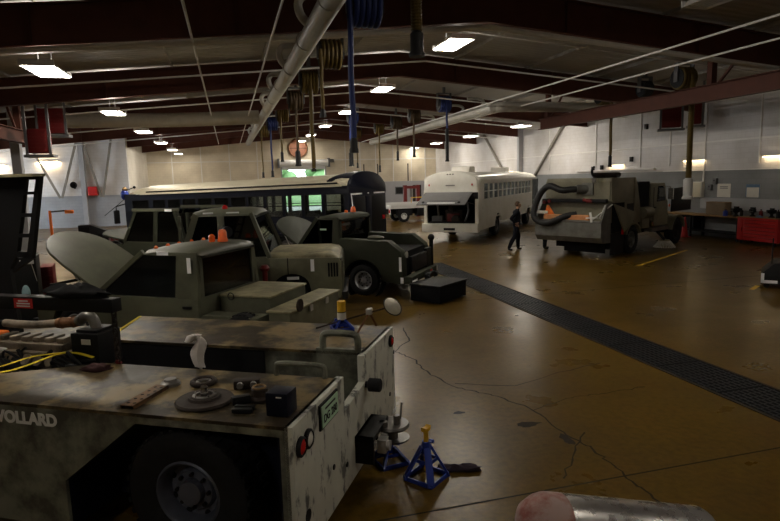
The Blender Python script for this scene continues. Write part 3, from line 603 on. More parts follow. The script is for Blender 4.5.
# raised slotted hood panel standing behind the boom
def slot_panel():
    m = MB(); y0, y1 = -1.62, -1.57
    outer = lambda z: 3.34 + (2.86-z)*.255
    zs = [1.2,2.02,2.22,2.28,2.46,2.5,2.66,2.7,2.82,2.86]
    m.prism([(outer(2.86)+.18,2.86),(outer(2.06)+.2,2.06),(3.86,1.9),(3.82,1.2),(5.4,1.2),(5.4,2.86)],'y',y0,y1)      # main sheet
    m.prism([(outer(2.86),2.86),(outer(2.02),2.02),(3.84,1.86),(outer(2.06)+.06,2.1),(outer(2.86)+.05,2.86)],'y',y0,y1)   # edge strip
    for z0, z1 in ((2.03,2.09),(2.24,2.28),(2.45,2.49),(2.68,2.71),(2.83,2.86)): m.prism([(outer(z1)+.04,z1),(outer(z0)+.04,z0),(outer(z0)+.2,z0),(outer(z1)+.2,z1)],'y',y0,y1)
    return m
hp = slot_panel().build('raised_hood', M['black'], t)
MB().bb(3.36,5.4,-1.66,-1.5,2.86,2.89).build('hood_edge', M['lid'], hp)  # beige strip paints light along the black panel's top edge
# tail-end box lamp, deck lever
bx = MB().bb(.06,.22,-.3,-.14,1.175,1.34).build('box_lamp', M['navy'], t, .01)
MB().bb(.1,.14,-.139,-.136,1.31,1.318).build('maker_plate', M['white'], bx)
MB().cyl((1.27,-1.0,1.1),(1.27,-1.0,1.43),.012).cyl((1.27,-1.0,1.43),(1.33,-1.02,1.45),.012).build('deck_lever', M['galv'], t)
# ------------------------------------------------------------------ loose things on the tractor deck (own objects)
DZ_ = 1.1752
def on_deck(name, lab, cat, x, y, z=DZ_, rz=0, group=None): return thing(name, lab, cat, tw(x,y,z), TH+rz, group)
# draped white rag
m = MB(); rings = []
for k in range(13):
    q = k/12; z = .27*math.sin(q*math.pi*.5)
    wv = .045 + .02*math.sin(q*5); off = .02*math.sin(q*7)
    rings.append([(off+wv*math.cos(a)*(1+.2*math.sin(3*a+q*6)), .02*math.sin(a)*(1+.3*math.sin(5*a)), .002+z) for a in [2*math.pi*i/14 for i in range(14)]])
top = .272; rings += [[(.02+.05*math.cos(a), .03*math.sin(a), top+.015) for a in [2*math.pi*i/14 for i in range(14)]], [(.06+.055*math.cos(a), .03*math.sin(a), top) for a in [2*math.pi*i/14 for i in range(14)]], [(.1+.04*math.cos(a), .025*math.sin(a), top-.05) for a in [2*math.pi*i/14 for i in range(14)]]]
solo('rag', m.loft(rings), M['rag'], 'white rag draped over a lever at the middle of the tractor deck', 'rag', 'shop rags', loc=tw(1.27,-1.0,DZ_), rot=(0,0,R(TH)), smooth=60)
def crumple(rx, ry, rz_, seed):
    rnd = random.Random(seed); m = MB(); m.ell((0,0,0),(rx,ry,rz_),18,9); ph = [rnd.uniform(0,6) for _ in range(6)]
    m.v = [(v[0]*(1+.25*math.sin(9*v[1]/ry+ph[0])+.15*math.sin(7*v[2]/rz_+ph[1])), v[1]*(1+.25*math.sin(5*v[0]/rx+ph[2])), max(0,(v[2]+rz_*.55)*(1+.35*math.sin(6*v[0]/rx+ph[3])*math.cos(5*v[1]/ry+ph[4])))) for v in m.v]; return m
solo('rag', crumple(.11,.06,.035,3), M['rag_dark'], 'dark red rag crumpled on the near tractor deck by the chain', 'rag', 'shop rags', loc=tw(2.13,-.75,DZ_), rot=(0,0,R(TH+20)), smooth=60)
# perforated bracket
b = on_deck('perforated_bracket', 'rusty orange bracket with round holes lying near the deck edge', 'bracket', 1.42, -.09, rz=-52)
m = MB(); ny, nx = 2, 5; Lb, Wb = .42, .11
m.prism([(-Lb/2,-Wb/2),(Lb/2,-Wb/2),(Lb/2,Wb/2),(-Lb/2,Wb/2)],'z',.02,.026); m.bb(-Lb/2,Lb/2,-Wb/2,-Wb/2+.006,0,.026); m.bb(-Lb/2,Lb/2,Wb/2-.006,Wb/2,0,.026)
b.location = tw(1.27,-.27,DZ_); b.rotation_euler[2] = R(TH-88); m.build('channel', M['bracket_rust'], b)
m = MB()
for i in range(5):
    for j in (-1,1): m.lathe([(.013,.0262),(.012,.0268),(.001,.0268)],(-.16+.08*i,j*.025,0),'z',10)
m.build('hole', M['matte_black'], b)
# brake disc and hub
d = on_deck('wheel_hub_plate', 'flat dark round plate with a shiny hub lying on the near deck', 'hub plate', .79, -.3)
MB().lathe([(.2,0),(.21,.01),(.2,.025),(.12,.03),(.11,.045),(.01,.045)],(0,0,0),'z',36).build('plate', M['dark_rust'], d)
MB().lathe([(.085,.045),(.085,.052),(.06,.056),(.06,.046)],(0,0,0),'z',28,0,True).build('bolt_ring', M['steel'], d)
MB().lathe([(.028,.045),(.028,.11),(.022,.118),(.002,.118)],(0,0,0),'z',18).build('hub', M['chrome'], d)
m = MB()
for k in range(5): a = 2*math.pi*k/5; m.cyl((.075*math.cos(a),.075*math.sin(a),.05),(.075*math.cos(a),.075*math.sin(a),.066),.008,None,8)
m.build('bolt', M['chrome'], d)
d = on_deck('bearing_ring', 'dark greasy bearing ring lying behind the round plate', 'bearing', 1.0, -.62)
MB().torus((0,0,.022),'z',.085,.022,26,10).build('outer_ring', M['dark_rust'], d); MB().torus((0,0,.02),'z',.05,.014,22,8).build('inner_ring', M['steel'], d)
d = on_deck('hub_cover', 'grey metal cap lying above the perforated bracket', 'cap', 1.26, -.56)
MB().lathe([(.075,0),(.075,.02),(.05,.035),(.045,.05),(.003,.05)],(0,0,0),'z',22).build('cap', M['steel'], d)
d = on_deck('caliper', 'dark lump of brake caliper lying between the ring and the box lamp', 'brake part', .62, -.62, rz=25)
MB().bb(-.1,.1,-.045,.045,0,.07).build('body', M['dark_rust'], d, .015); 
for x in (-.05,.05): MB().cyl((x,.045,.04),(x,.075,.04),.025).build('piston', M['steel'], d)
d = on_deck('gear_housing', 'dark cylindrical gear housing beside the box lamp on the deck', 'gear housing', .4, -.4, rz=40)
MB().lathe([(.07,0),(.075,.02),(.06,.04),(.06,.09),(.03,.1),(.003,.1)],(0,0,0),'z',20).build('housing', M['dark_rust'], d); MB().torus((0,0,.1),'z',.045,.008,20,6).build('seal', M['wood'], d)
MB().bb(.07,.2,-.03,.03,0,.06).build('arm', M['black'], d, .01)
d = on_deck('brake_pad_set', 'pair of dark brake pads lying flat near the tractor edge', 'brake pads', .42, -.2, rz=10)
for k in (0,1): MB().bb(-.07,.07,-.045+.06*k,-.005+.06*k,0,.03).build('pad', M['black'], d, .006)
# yellow strap lying over the engine bay edge
m = MB()
def ribbon(mb, pts, w, up=(0,0,1)):
    P = smooth_path(pts,5); u = Vector(up)
    for i in range(len(P)-1):
        mb.bar(P[i], P[i+1], w, .004, up)
ribbon(m, [(3.5,-.28,1.182),(2.95,-.52,1.182),(2.85,-.71,1.184),(2.72,-.92,1.23),(2.56,-.98,1.24),(2.38,-1.0,1.2)], .04); ribbon(m, [(3.6,-.4,1.186),(3.1,-.6,1.186),(2.92,-.86,1.22),(2.6,-.97,1.25)], .035)
solo('strap', m, M['strap'], 'yellow webbing strap lying across the near engine bay edge', 'strap', 'yellow webbing straps', loc=(TX,TY,0), rot=(0,0,R(TH)))
m = MB(); ribbon(m, [(3.12,-2.6,1.18),(2.79,-1.66,1.18)], .035); ribbon(m, [(2.8,-1.65,1.18),(2.8,-1.64,.95)], .035, (1,0,0))
solo('strap', m, M['strap'], 'yellow webbing strap edging the far deck beside the chain', 'strap', 'yellow webbing straps', loc=(TX,TY,0), rot=(0,0,R(TH)))
# hoist boom with chain
t2 = thing('engine_hoist', 'black hoist boom with a red warning label reaching in from the left', 'hoist', (TX,TY,0), TH)
bm = MB().bb(2.03,5.6,-1.01,-.89,1.65,1.77).build('boom', M['black'], t2, .008)
MB().bb(5.4,5.6,-1.07,-.83,0.05,1.95).build('mast', M['black'], t2, .01)
for s in (-1,1): MB().bar((5.5,-.95,.07),(4.75,-.95+s*.55,.07),.1,.1).cyl((4.78,-.95+s*.55-.03,.05),(4.78,-.95+s*.55+.03,.05),.05).build('leg', M['black'], t2)
lb = MB().bb(2.88,3.09,-.8885,-.8875,1.665,1.755).build('warning_label', M['red'], bm)
for z, x0, x1 in ((1.732,2.93,3.04),(1.708,2.91,3.06),(1.684,2.91,3.06)): MB().bb(x0,x1,-.8875,-.8869,z-.006,z+.006).build('text_line', M['white'], lb)
m = MB(); n = 11
for k in range(n):
    z = 1.65 - .042*k; pts = []
    for i in range(13):
        a = 2*math.pi*i/12; px, pz = .022*math.cos(a), .034*math.sin(a)
        pts.append((2.07+px, -.95, z-.02+pz) if k % 2 == 0 else (2.07, -.95+px, z-.02+pz))
    m.tube(pts, .0085, 6)
m.build('chain', M['dark_rust'], t2)
MB().tube(smooth_path([(2.07,-.95,1.21),(2.09,-.95,1.19),(2.07,-.95,1.18),(2.04,-.95,1.19)],4), .012, 8).build('chain_hook', M['red_dark'], t2)
m = crumple(.3,.1,.07,8); solo('cloth_bundle', m, M['matte_black'], 'black cloth bundle lying on top of the hoist boom', 'cloth', loc=tw(2.45,-.95,1.772), rot=(0,0,R(TH)), smooth=60)
# jack stands
def jack_stand(loc, rz, lab, lift, tall=.38, s=1.0, label_on=False):
    t = thing('jack_stand', lab, 'jack stand', loc, rz, 'blue jack stands')
    b = .17*s; h = tall*s
    for sx in (-1,1):
        for sy in (-1,1): MB().bar((sx*b,sy*b,.012),(sx*.035*s,sy*.035*s,h),.075*s,.02,(sx,sy,0)).build('leg', M['blue'], t)
    for a, c in (((-b,-b),(b,-b)),((b,-b),(b,b)),((b,b),(-b,b)),((-b,b),(-b,-b))): MB().bar((a[0],a[1],.02),(c[0],c[1],.02),.014,.04).build('base_brace', M['blue'], t)
    for a, c in (((-1,-1),(1,-1)),((1,-1),(1,1)),((1,1),(-1,1)),((-1,1),(-1,-1))): f = .6; k = b*(1-f)+.035*s*f; MB().bar((a[0]*k,a[1]*k,h*f),(c[0]*k,c[1]*k,h*f),.012,.03).build('leg_brace', M['blue'], t)
    c = MB().lathe([(.042*s,h-.07*s),(.042*s,h+.06*s),(.032*s,h+.06*s),(.032*s,h-.07*s)],(0,0,0),'z',18,0,True).build('collar', M['blue'], t)
    MB().bar((.03*s,0,h+.02),(.11*s,.0,h+.015),.03*s,.014).cyl((.11*s,-.02,h+.015),(.11*s,.02,h+.015),.018*s).build('release_lever', M['blue'], c)
    p = MB().cyl((0,0,h*.25),(0,0,h+lift),.026*s,None,14)
    for k in range(8): p.bb(.02*s,.032*s,-.012,.012,h*.3+k*.035*s,h*.3+.02+k*.035*s)
    po = p.build('post', M['yellow'], t)
    MB().prism([(-.045*s,h+lift),(.045*s,h+lift),(.055*s,h+lift+.05*s),(.03*s,h+lift+.035*s),(-.03*s,h+lift+.035*s),(-.055*s,h+lift+.05*s)],'y',-.03*s,.03*s).build('saddle', M['yellow'], po, .003)
    return t
jack_stand((1.6,4.8,0), 38, 'blue jack stand with yellow post standing alone on the open floor', .15, .36, .86)
js = jack_stand(tw(.47,-2.4,DZ_), TH+30, 'short blue jack stand with fat yellow post on the far tractor deck', .1, .17, .62)
MB().cyl((0,0,.19),(0,0,.31),.045,None,18).build('post_sleeve', M['yellow'], js); MB().cyl((0,0,.1),(0,0,.2),.047,None,18).build('sleeve', M['navy'], js)
MB().lathe([(.0485,.115),(.0485,.19)],(0,0,0),'z',18).build('sticker', M['paper'], js)
MB().bar((0.012,-.0495,.12),(.012,-.0495,.185),.035,.002,(0,1,0)).build('sticker_mark', M['red'], js)
jack_stand((1.36,5.2,0), 10, 'blue jack stand under the tractor hitch, half hidden by it', .02, .2, .8)
# mirror on thin rod legs
d = thing('mirror_arm', 'oval mirror on a thin rod propped on rusty legs at the far rear deck corner', 'mirror', (TX,TY,0), TH)
MB().cyl((.75,-2.36,1.19),(-.04,-2.5,1.42),.009,None,8).build('rod', M['dark_rust'], d)
for p in ((.25,-2.2,1.178),(.16,-2.63,1.178)): MB().cyl((.18,-2.46,1.36),p,.01,None,8).build('leg', M['rust'], d)
MB().bb(.15,.21,-2.5,-2.42,1.34,1.4).build('clamp', M['galv'], d, .006)
qn = Vector((-.69,.465,.68)).to_track_quat('Z','Y').to_euler()
mo = MB().lathe([(.005,-.035),(.06,-.03),(.1,-.012),(.112,.004),(.108,.012),(.1,.008)],(0,0,0),'z',28).build('mirror_shell', M['dark_rust'], d, 0, 40, (-.06,-2.5,1.42), qn)
MB().lathe([(.1,.008),(.07,.011),(.004,.012)],(0,0,0),'z',28).build('mirror_face', mat('dusty mirror glass', (.28,.26,.21), .3, .3, .25, 9), mo)
solo('rag', crumple(.2,.06,.035,5), M['rag_purple'], 'dark rag lying on the floor against the lone jack stand', 'rag', 'shop rags', loc=(1.93,4.84,.001), rot=(0,0,R(-18)), smooth=60)
# rusty silver cylinder at the bottom edge, on a stand
t = thing('exhaust_drum', 'silver cylinder with a rusty red rounded end at the bottom edge of the view', 'cylinder', (1.47,2.15,0), 0)
ax0, ax1 = Vector((-.17,0.02,1.19)), Vector((.66,0,.98)); dv = (ax1-ax0).normalized()
m = MB().tube([ax0, ax1-dv*.03, ax1, ax1+dv*.004], [.135,.135,.12,.004], 28); m.build('barrel', M['chrome'] if 0 else mat('scuffed silver', (.6,.58,.57), .28, .9, .2, 14, rvar=.12), t)
m = MB().tube([ax0-dv*.15, ax0-dv*.145, ax0-dv*.12, ax0-dv*.07, ax0-dv*.03, ax0+dv*.05], [.004,.05,.09,.122,.135,.1365], 28); m.build('end_cap', mat('dull red rust', (.28,.09,.07), .6, .2, .4, 22, stain=(.5,.42,.4), stain_scale=9, stain_amt=.6), t)
for k, x in enumerate((-.02,.45)):
    q = MB().bb(x-.04,x+.04,-.1,.1,.9-.2*(x>0)*.3,.95).bb(x-.03,x+.03,-.03,.03,.04,.95).bb(x-.05,x+.05,-.25,.25,0,.05); q.build('stand', M['black'], t)
# ------------------------------------------------------------------ olive trucks with their hoods up
def at_local(x, y, h, lx, ly):                                       # hall position of a local point
    c, s = math.cos(R(h)), math.sin(R(h)); return (x + c*lx - s*ly, y + s*lx + c*ly, 0)
def rect_tape(parent, x0, x1, y, z0, z1, name='reflective_label'):
    f = 1 if y > 0 else -1
    return MB().bb(x0,x1,y,y+f*.004,z0,z1).build(name, M['tape'], parent)
def truck(name, label, loc, h, hw, roof, belt, base, wheel_xs, wr, xf, hood_a, hood_l, pm, body=None, bodyz=None, door_split=None, sill=.42, group='olive trucks parked close together', solid=False):
    """roof=(x0,x1,z) base=(x rear bottom, x windscreen foot)"""
    t = thing(name, label, 'truck', loc, h, group)
    pmat = M[pm]; rx0, rx1, rz = roof; b0, b1 = base
    cx0 = wheel_xs[0]-.4 if name == 'olive_cab_truck' else -1.0; MB().bb(cx0,xf-.1,-.42,-.32,.42,.56).bb(cx0,xf-.1,.32,.42,.42,.56).bb(-.1,.1,-hw+.2,hw-.2,wr-.08,wr+.08).bb(wheel_xs[1]-.1,wheel_xs[1]+.1,-hw+.2,hw-.2,wr-.08,wr+.08).build('chassis', M['matte_black'], t)
    for s in (1,-1):
        d = MB().prism([(b0,sill),(b1-.02,sill),(b1-.02,belt-.06),(b1-.12,belt),(b0,belt)],'y',s*(hw-.06),s*hw).build('door', pmat, t, .012)
        MB().bb(b0+.12,b0+.28,s*hw,s*(hw+.02),belt-.16,belt-.12).build('door_handle', M['black'], d)
        if door_split: MB().bb(door_split-.008,door_split+.008,s*hw,s*(hw+.002),sill,belt).build('door_gap', M['matte_black'], d)
    m = MB().bb(b0,b0+.05,-hw+.06,hw-.06,sill,belt).bb(b0,b1,-hw+.06,hw-.06,sill,sill+.06).bb(b1-.08,b1-.02,-hw+.06,hw-.06,sill,belt-.02)
    m.build('cab_floor', pmat, t)
    MB().bb(b1-.45,b1-.1,-hw+.1,hw-.1,belt-.28,belt-.03).build('dashboard', M['black'], t, .03)
    for s in (1,-1):
        q = MB().bb(b0+.25,b0+.75,s*.42-.25,s*.42+.25,sill+.06,sill+.38).bb(b0+.14,b0+.27,s*.42-.25,s*.42+.25,sill+.3,belt+.12); q.build('seat', M['black'], t, .04)
    MB().torus((b1-.55,.42,belt-.02),'x',.19,.016,20,6).build('steering_wheel', M['black'], t)
    iy = hw-.1; xm = door_split or (b0+.36)
    for s in (1,-1):
        MB().bar((b1-.03,s*(hw-.035),belt-.03),(rx1,s*(hw-.11),rz-.05),.06,.075).build('pillar', pmat, t, 0, 0)
        MB().bar((b0+.05,s*(hw-.035),belt-.03),(rx0+.06,s*(hw-.11),rz-.05),.09,.12).build('pillar', pmat, t, 0, 0)
        MB().bar((xm,s*(hw-.035),belt-.03),(xm-.02,s*(hw-.11),rz-.05),.05,.13).build('pillar', pmat, t, 0, 0)
        if solid: MB().hexa([(b0,s*hw,belt-.02),(xm+.02,s*hw,belt-.02),(xm+.02,s*(hw-.04),belt-.02),(b0,s*(hw-.04),belt-.02),(rx0,s*(hw-.08),rz-.06),(xm,s*(hw-.08),rz-.06),(xm,s*(hw-.12),rz-.06),(rx0,s*(hw-.12),rz-.06)]).build('quarter_panel', pmat, t, .008)
    rings = []
    for x, dz, dw in ((rx0-.06,-.09,.05),(rx0,-.02,.01),(rx0+.2,.0,0),(rx1-.25,.0,0),(rx1-.02,-.03,.02),(rx1+.08,-.1,.06)):
        w_ = hw-.07-dw; z1 = rz+dz; rings.append([(x,-w_,rz-.1),(x,-w_+.01,z1-.05),(x,-w_+.12,z1),(x,0,z1+.025),(x,w_-.12,z1),(x,w_-.01,z1-.05),(x,w_,rz-.1)])
    MB().loft(rings).build('roof', pmat, t, 0, 45)
    # glazing
    for s in (1,-1):
        y0, y1 = s*(hw-.04), s*(hw-.11)
        def pane(xa0, xa1, xb0_, xb1_):
            MB().hexa([(xa0,y0,belt),(xa1,y0,belt),(xa1,y0-s*.006,belt),(xa0,y0-s*.006,belt),(xb0_,y1,rz-.1),(xb1_,y1,rz-.1),(xb1_,y1-s*.006,rz-.1),(xb0_,y1-s*.006,rz-.1)]).build('side_window', M['dark_glass'], t)
        pane(xm+.06,b1-.08,xm+.05,rx1-.02)
        if not solid: pane(b0+.1,xm-.06,rx0+.12,xm-.07)
    MB().hexa([(b1-.05,-iy+.05,belt),(b1-.05,iy-.05,belt),(b1-.06,iy-.05,belt),(b1-.06,-iy+.05,belt),(rx1,-iy+.05,rz-.08),(rx1,iy-.05,rz-.08),(rx1-.01,iy-.05,rz-.08),(rx1-.01,-iy+.05,rz-.08)]).build('windscreen', M['dark_glass'], t)
    MB().hexa([(b0+.02,-iy+.08,belt),(b0+.02,iy-.08,belt),(b0+.03,iy-.08,belt),(b0+.03,-iy+.08,belt),(rx0+.02,-iy+.08,rz-.1),(rx0+.02,iy-.08,rz-.1),(rx0+.03,iy-.08,rz-.1),(rx0+.03,-iy+.08,rz-.1)]).build('rear_window', M['dark_glass'], t)
    for s in (1,-1): MB().bb(b0,b0+.05,s*iy,s*(iy-.08),belt,rz-.08).build('rear_window_frame', pmat, t)
    # front end
    fx = wheel_xs[1]; ar = wr+.09
    for s in (1,-1):
        pts = [(b1-.02,sill)] + [(fx-ar*math.cos(a)*1.0, max(sill,wr+ar*math.sin(a))) for a in [math.pi*k/10 for k in range(11)]] + [(xf,sill),(xf,belt-.15),(b1-.02,belt-.07)]
        MB().prism(pts,'y',s*(hw-.28),s*(hw-.01)).build('front_fender', pmat, t, .015)
    m = MB().bb(xf-.06,xf,-hw+.28,hw-.28,sill,belt-.18)
    for k in range(6): m.bb(xf,xf+.02,-hw+.32,hw-.32,sill+.08+.1*k,sill+.13+.1*k)
    m.build('grille', M['black'], t); MB().bb(xf,xf+.12,-hw,hw,sill-.08,sill+.08).build('front_bumper', M['black'], t, .015)
    for s in (1,-1): MB().lathe([(.09,0),(.08,.03),(.003,.05)],(xf+.0,s*(hw-.16),belt-.38),'x',18).build('headlamp', M['white_lens'], t)
    m = MB().bb(b1+.1,xf-.35,-.32,.32,.6,belt-.2).bb(b1+.2,xf-.5,-.2,.2,belt-.2,belt-.05).cyl((b1+.5,0,belt-.05),(b1+.5,0,belt+.05),.17); m.bb(xf-.3,xf-.2,-.5,.5,.55,belt-.1)
    m.build('engine', M['dark_rust'], t, .01)
    # raised hood, hinged at the windscreen foot
    ca, sa = math.cos(R(hood_a)), math.sin(R(hood_a)); hz = belt-.02; wv = hw-.12
    plan = [(0,-wv),(hood_l*.5,-wv)] + [(hood_l*(.5+.5*math.cos(q)**.75), wv*math.sin(q)) for q in [R(-72+12*k) for k in range(13)]] + [(hood_l*.5,wv),(0,wv)]
    rows = []
    for off in (0, .05):
        rows.append([(b1+u*ca-off*sa, v, hz+u*sa+off*ca+.05*math.cos(v/wv*1.4)) for u, v in plan])
    hd = MB().loft(rows).build('hood', pmat, t, .01)
    MB().cyl((b1+.25,wv-.1,belt-.1),(b1+hood_l*.55*ca,wv-.12,hz+hood_l*.55*sa),.012,None,8).build('hood_prop', M['galv'], t)
    for x in wheel_xs:
        for s in (1,-1): wheel(t, x, s*(hw-.14), wr, .24, s, rimr=.58, tread=(s > 0 and x == wheel_xs[0]))
    return t
# (1) nearest: pickup with amber roof lights and stepped rear boxes
hw = .88; P = at_local(-.6,9.3,146,0,-hw)
t = truck('pickup_truck', 'olive pickup with amber roof lights right behind the tow tractor, rounded hood raised', P, 146, hw, (-.02,1.02,1.74), .98, (-.04,2.02), (-.75,2.5), .38, 3.3, 31, 1.72, 'olive', sill=.42, solid=True)
for k in range(5):
    y = .62 - .31*k; lx_ = .86 - .02*abs(k-2)
    MB().lathe([(.035,0),(.034,.02),(.02,.045),(.002,.05)],(lx_+.07,y,1.725),'z',14).build('roof_marker_light', M['amber'], t)
rect_tape(t,.5,.72,hw-.066,1.645,1.7)
rect_tape(t,.05,.12,hw-.01,1.38,1.62)
bc = MB().lathe([(.09,1.77),(.09,1.8),(.075,1.83),(.07,1.93),(.05,1.97),(.003,1.98)],(.12,-.1,0),'z',18).build('amber_beacon', M['amber'], t)
MB().lathe([(.055,1.77),(.055,1.86),(.03,1.89),(.003,1.9)],(.3,-.05,0),'z',14).build('amber_beacon', M['amber'], t)
b = MB().bb(-1.0,-.08,-.85,.36,.35,.94).build('storage_box', M['olive'], t, .01)
MB().bb(-1.02,-.06,-.87,.38,.93,.965).build('box_lid', M['lid'], b, .012)
MB().torus((-.3,.385,.94),'y',.055,.009,20,6).build('ring_handle', M['black'], b)
b = MB().bb(-1.5,-1.14,-1.15,.66,.3,.78).build('storage_box', M['olive_pale'], t, .01)
MB().bb(-1.53,-1.1,-1.18,.68,.775,.81).build('box_lid', M['lid'], b, .012)
for y in (-.6,.0): MB().bb(-1.54,-1.52,y-.05,y+.05,.68,.78).build('latch', M['galv'], b)
MB().lathe([(.1,-.012),(.1,.012),(.03,.02),(.003,.02)],(-1.55,.42,.86),'x',20).build('round_reflector', M['dark_rust'], b)
MB().bb(-1.05,-.06,.5,.84,.5,.72).build('side_rail', M['olive'], t, .01)
t_far = MB().bb(1.75,1.78,-hw-.55,-hw-.02,.75,1.5).build('open_door', M['black'], t, .01); MB().bb(1.781,1.785,-hw-.52,-hw-.46,1.2,1.48).build('reflective_label', M['tape'], t_far)
# (2)(3) two tow trucks with rounded rear bodies
def rear_body(t, pm, hw, bx, zt, slope, wx, wr, tail, arch=.5):
    pm = M[pm]
    for s in (1,-1):
        pts = [(bx,.34)] + [(wx+arch*math.cos(a), max(.34,wr+arch*math.sin(a))) for a in [math.pi*k/12 for k in range(13)]] + [(tail,.3)] + slope + [(bx,zt)]
        MB().prism(pts,'y',s*(hw-.3),s*hw).build('rear_fender', pm, t, .03)
        MB().lathe([(arch+.0,s*(hw-.28)),(arch-.02,s*(hw-.28)),(arch-.02,s*(hw-.02)),(arch,s*(hw-.02))],(wx,0,wr),'y',28,0,True).build('wheel_arch', M['matte_black'], t)
    MB().bb(tail+.06,bx,-hw+.3,hw-.3,.55,.8).bb(tail+.02,tail+.08,-hw+.3,hw-.3,.5,slope[0][1]-.02).build('bed', M['matte_black'], t)
hw = 1.0
t = truck('olive_cargo_truck', 'olive truck facing right between the pickup and the dark tow truck, hood closed', (.84,12.62,0), -12, hw, (-1.4,-.27,2.2), 1.28, (-1.7,.09), (-2.2,.45), .38, 1.46, 0, 1.0, 'olive', door_split=-.85, sill=.45)
for c in [c for c in t.children if c.name.startswith(('hood','front_fender','grille','headlamp'))]: bpy.data.objects.remove(c)
arch_ = [(.47+.36*math.cos(a), .66+.26*math.sin(a)) for a in [math.pi*(1-k/12) for k in range(13)]]
for s in (-1,1):
    MB().prism([(.0,.5),(.1,.62)]+arch_[1:-1]+[(.84,.62),(.9,.4),(1.44,.4),(1.47,.55),(1.47,1.12),(1.42,1.22),(.0,1.24)],'y',s*(hw-.04),s*hw).build('hood_side', M['olive_pale'], t, .01)
    MB().prism([(.1,.5)]+arch_+[(.84,.5)],'y',s*(hw-.4),s*(hw-.05)).build('wheel_arch', M['matte_black'], t)
    for k in range(4): MB().bb(1.2+.055*k,1.235+.055*k,s*hw,s*(hw+.008),.84,1.12).build('louvre_slot', M['matte_black'], t)
    rect_tape(t,.86,.93,s*hw,.96,1.2); rect_tape(t,.38,.62,s*(hw-.02),.8,.86)
rings = []
for x, z1, w_ in ((-.02,1.3,.96),(.5,1.31,.97),(1.2,1.3,.97),(1.38,1.27,.965),(1.45,1.21,.95)):
    rings.append([(x,-w_,1.2),(x,-w_+.015,z1-.04),(x,-w_+.08,z1),(x,0,z1+.03),(x,w_-.08,z1),(x,w_-.015,z1-.04),(x,w_,1.2)])
MB().loft(rings).build('hood', M['lid'], t, 0, 45)  # lit top put in as a paler colour than the hood sides
m = MB().bb(1.44,1.475,-.9,.9,.45,1.18)
for k in range(9): m.bb(1.475,1.49,-.8+.18*k,-.7+.18*k,.5,1.12)
m.build('grille', M['olive'], t)
MB().bb(.4,.42,-hw-.003,-hw,.9,1.24).build('panel_gap', M['matte_black'], t)
rect_tape(t,-1.2,-1.0,-(hw-.09),2.12,2.18); rect_tape(t,-.75,-.5,-(hw-.09),2.12,2.18)
c = MB().cyl((.0,-hw-.3,.72),(.0,-hw-.3,1.05),.05).lathe([(.08,1.05),(.1,1.1),(.06,1.16),(.004,1.16)],(.0,-hw-.3,0),'z',16).lathe([(.1,.5),(.1,.72),(.06,.78)],(.0,-hw-.3,0),'z',16).build('red_hand_pump', M['red_dark'], t)
MB().cyl((0,-hw-.3,.55),(.05,-hw+.05,.55),.03).build('pump_arm', M['black'], t)
MB().cyl((-.7,-hw-.08,1.8),(-.78,-hw,1.8),.11,.11,18).build('round_mirror', M['black'], t)
MB().lathe([(.06,2.2),(.055,2.27),(.003,2.3)],(-.9,-.3,0),'z',14).build('roof_marker_light', M['red_lens'], t)
MB().bb(-2.3,-1.75,-.9,.9,.6,1.1).build('cargo_bed', M['olive_dark'], t, .02)
t = truck('dark_tow_truck', 'dark olive tow truck with a white-rimmed wheel, hood raised, in front of the navy bus', (3.52,14.1,0), 143, hw, (.62,1.2,1.9), 1.14, (.58,1.78), (0,2.65), .37, 3.35, 36, 1.05, 'olive_dark', sill=.4, solid=True, door_split=.72)
rear_body(t, 'olive_dark', hw, .58, 1.36, [(-1.02,.95),(-.98,1.08),(-.66,1.32)], 0, .37, -1.03)
MB().bb(-1.0,.55,-.72,.72,.8,1.05).build('bed_cover', M['matte_black'], t)
MB().bb(-1.12,-1.04,-.98,-.5,.45,.98).bb(-1.12,-1.04,-.5,.6,.55,.92).build('tailgate', M['black'], t, .01)
MB().bb(-1.25,-1.05,-1.02,1.02,.34,.5).build('rear_bumper', M['olive_dark'], t, .015)
c = MB().cyl((-1.1,-.95,.5),(-1.1,-.95,1.16),.05).ell((-1.1,-.95,1.22),(.09,.09,.09),12,8).build('corner_post', M['black'], t)
m = MB().cyl((-1.25,0,.42),(-1.4,0,.42),.05).bb(-1.42,-1.32,-.3,.3,.36,.46)
for y in (-.3,.3): m.lathe([(.07,-.05),(.07,.05),(.02,.06),(.003,.06)],(-1.4,y,.38),'y',14)
m.build('tow_hitch', M['black'], t)
for q in ((-1.0,-.94,.62,.95),(-1.04,-.97,.34,.48)): MB().bb(q[0],q[1],hw,hw+.004,q[2],q[3]).build('reflective_label', M['tape'], t)
MB().bb(-1.254,-1.25,.62,.98,.36,.41).bb(-1.254,-1.25,-.98,-.9,.36,.5).build('reflective_label', M['tape'], t)
MB().bb(.95,1.12,hw-.085,hw-.08,1.55,1.59).build('reflective_label', M['plate_green'], t)
MB().lathe([(.07,1.93),(.07,1.96),(.06,2.02),(.04,2.07),(.003,2.08)],(.7,-.1,0),'z',16).build('amber_beacon', M['amber'], t)
MB().lathe([(.045,1.92),(.045,1.97),(.003,1.99)],(.85,.0,0),'z',12).build('amber_beacon', M['amber'], t)
MB().ell((-.25,.7,1.37),(.22,.12,.05),14,8).build('fuel_filler_guard', M['olive'], t)
MB().lathe([(.08,0),(.07,.03),(.003,.05)],(-1.04,.72,.98),'x',14).build('work_lamp', M['white_lens'], t)
for y in (-.45,): MB().lathe([(.055,0),(.05,-.02),(.003,-.03)],(-1.25,y,.42),'x',14).build('tail_lamp', M['red_lens'], t)
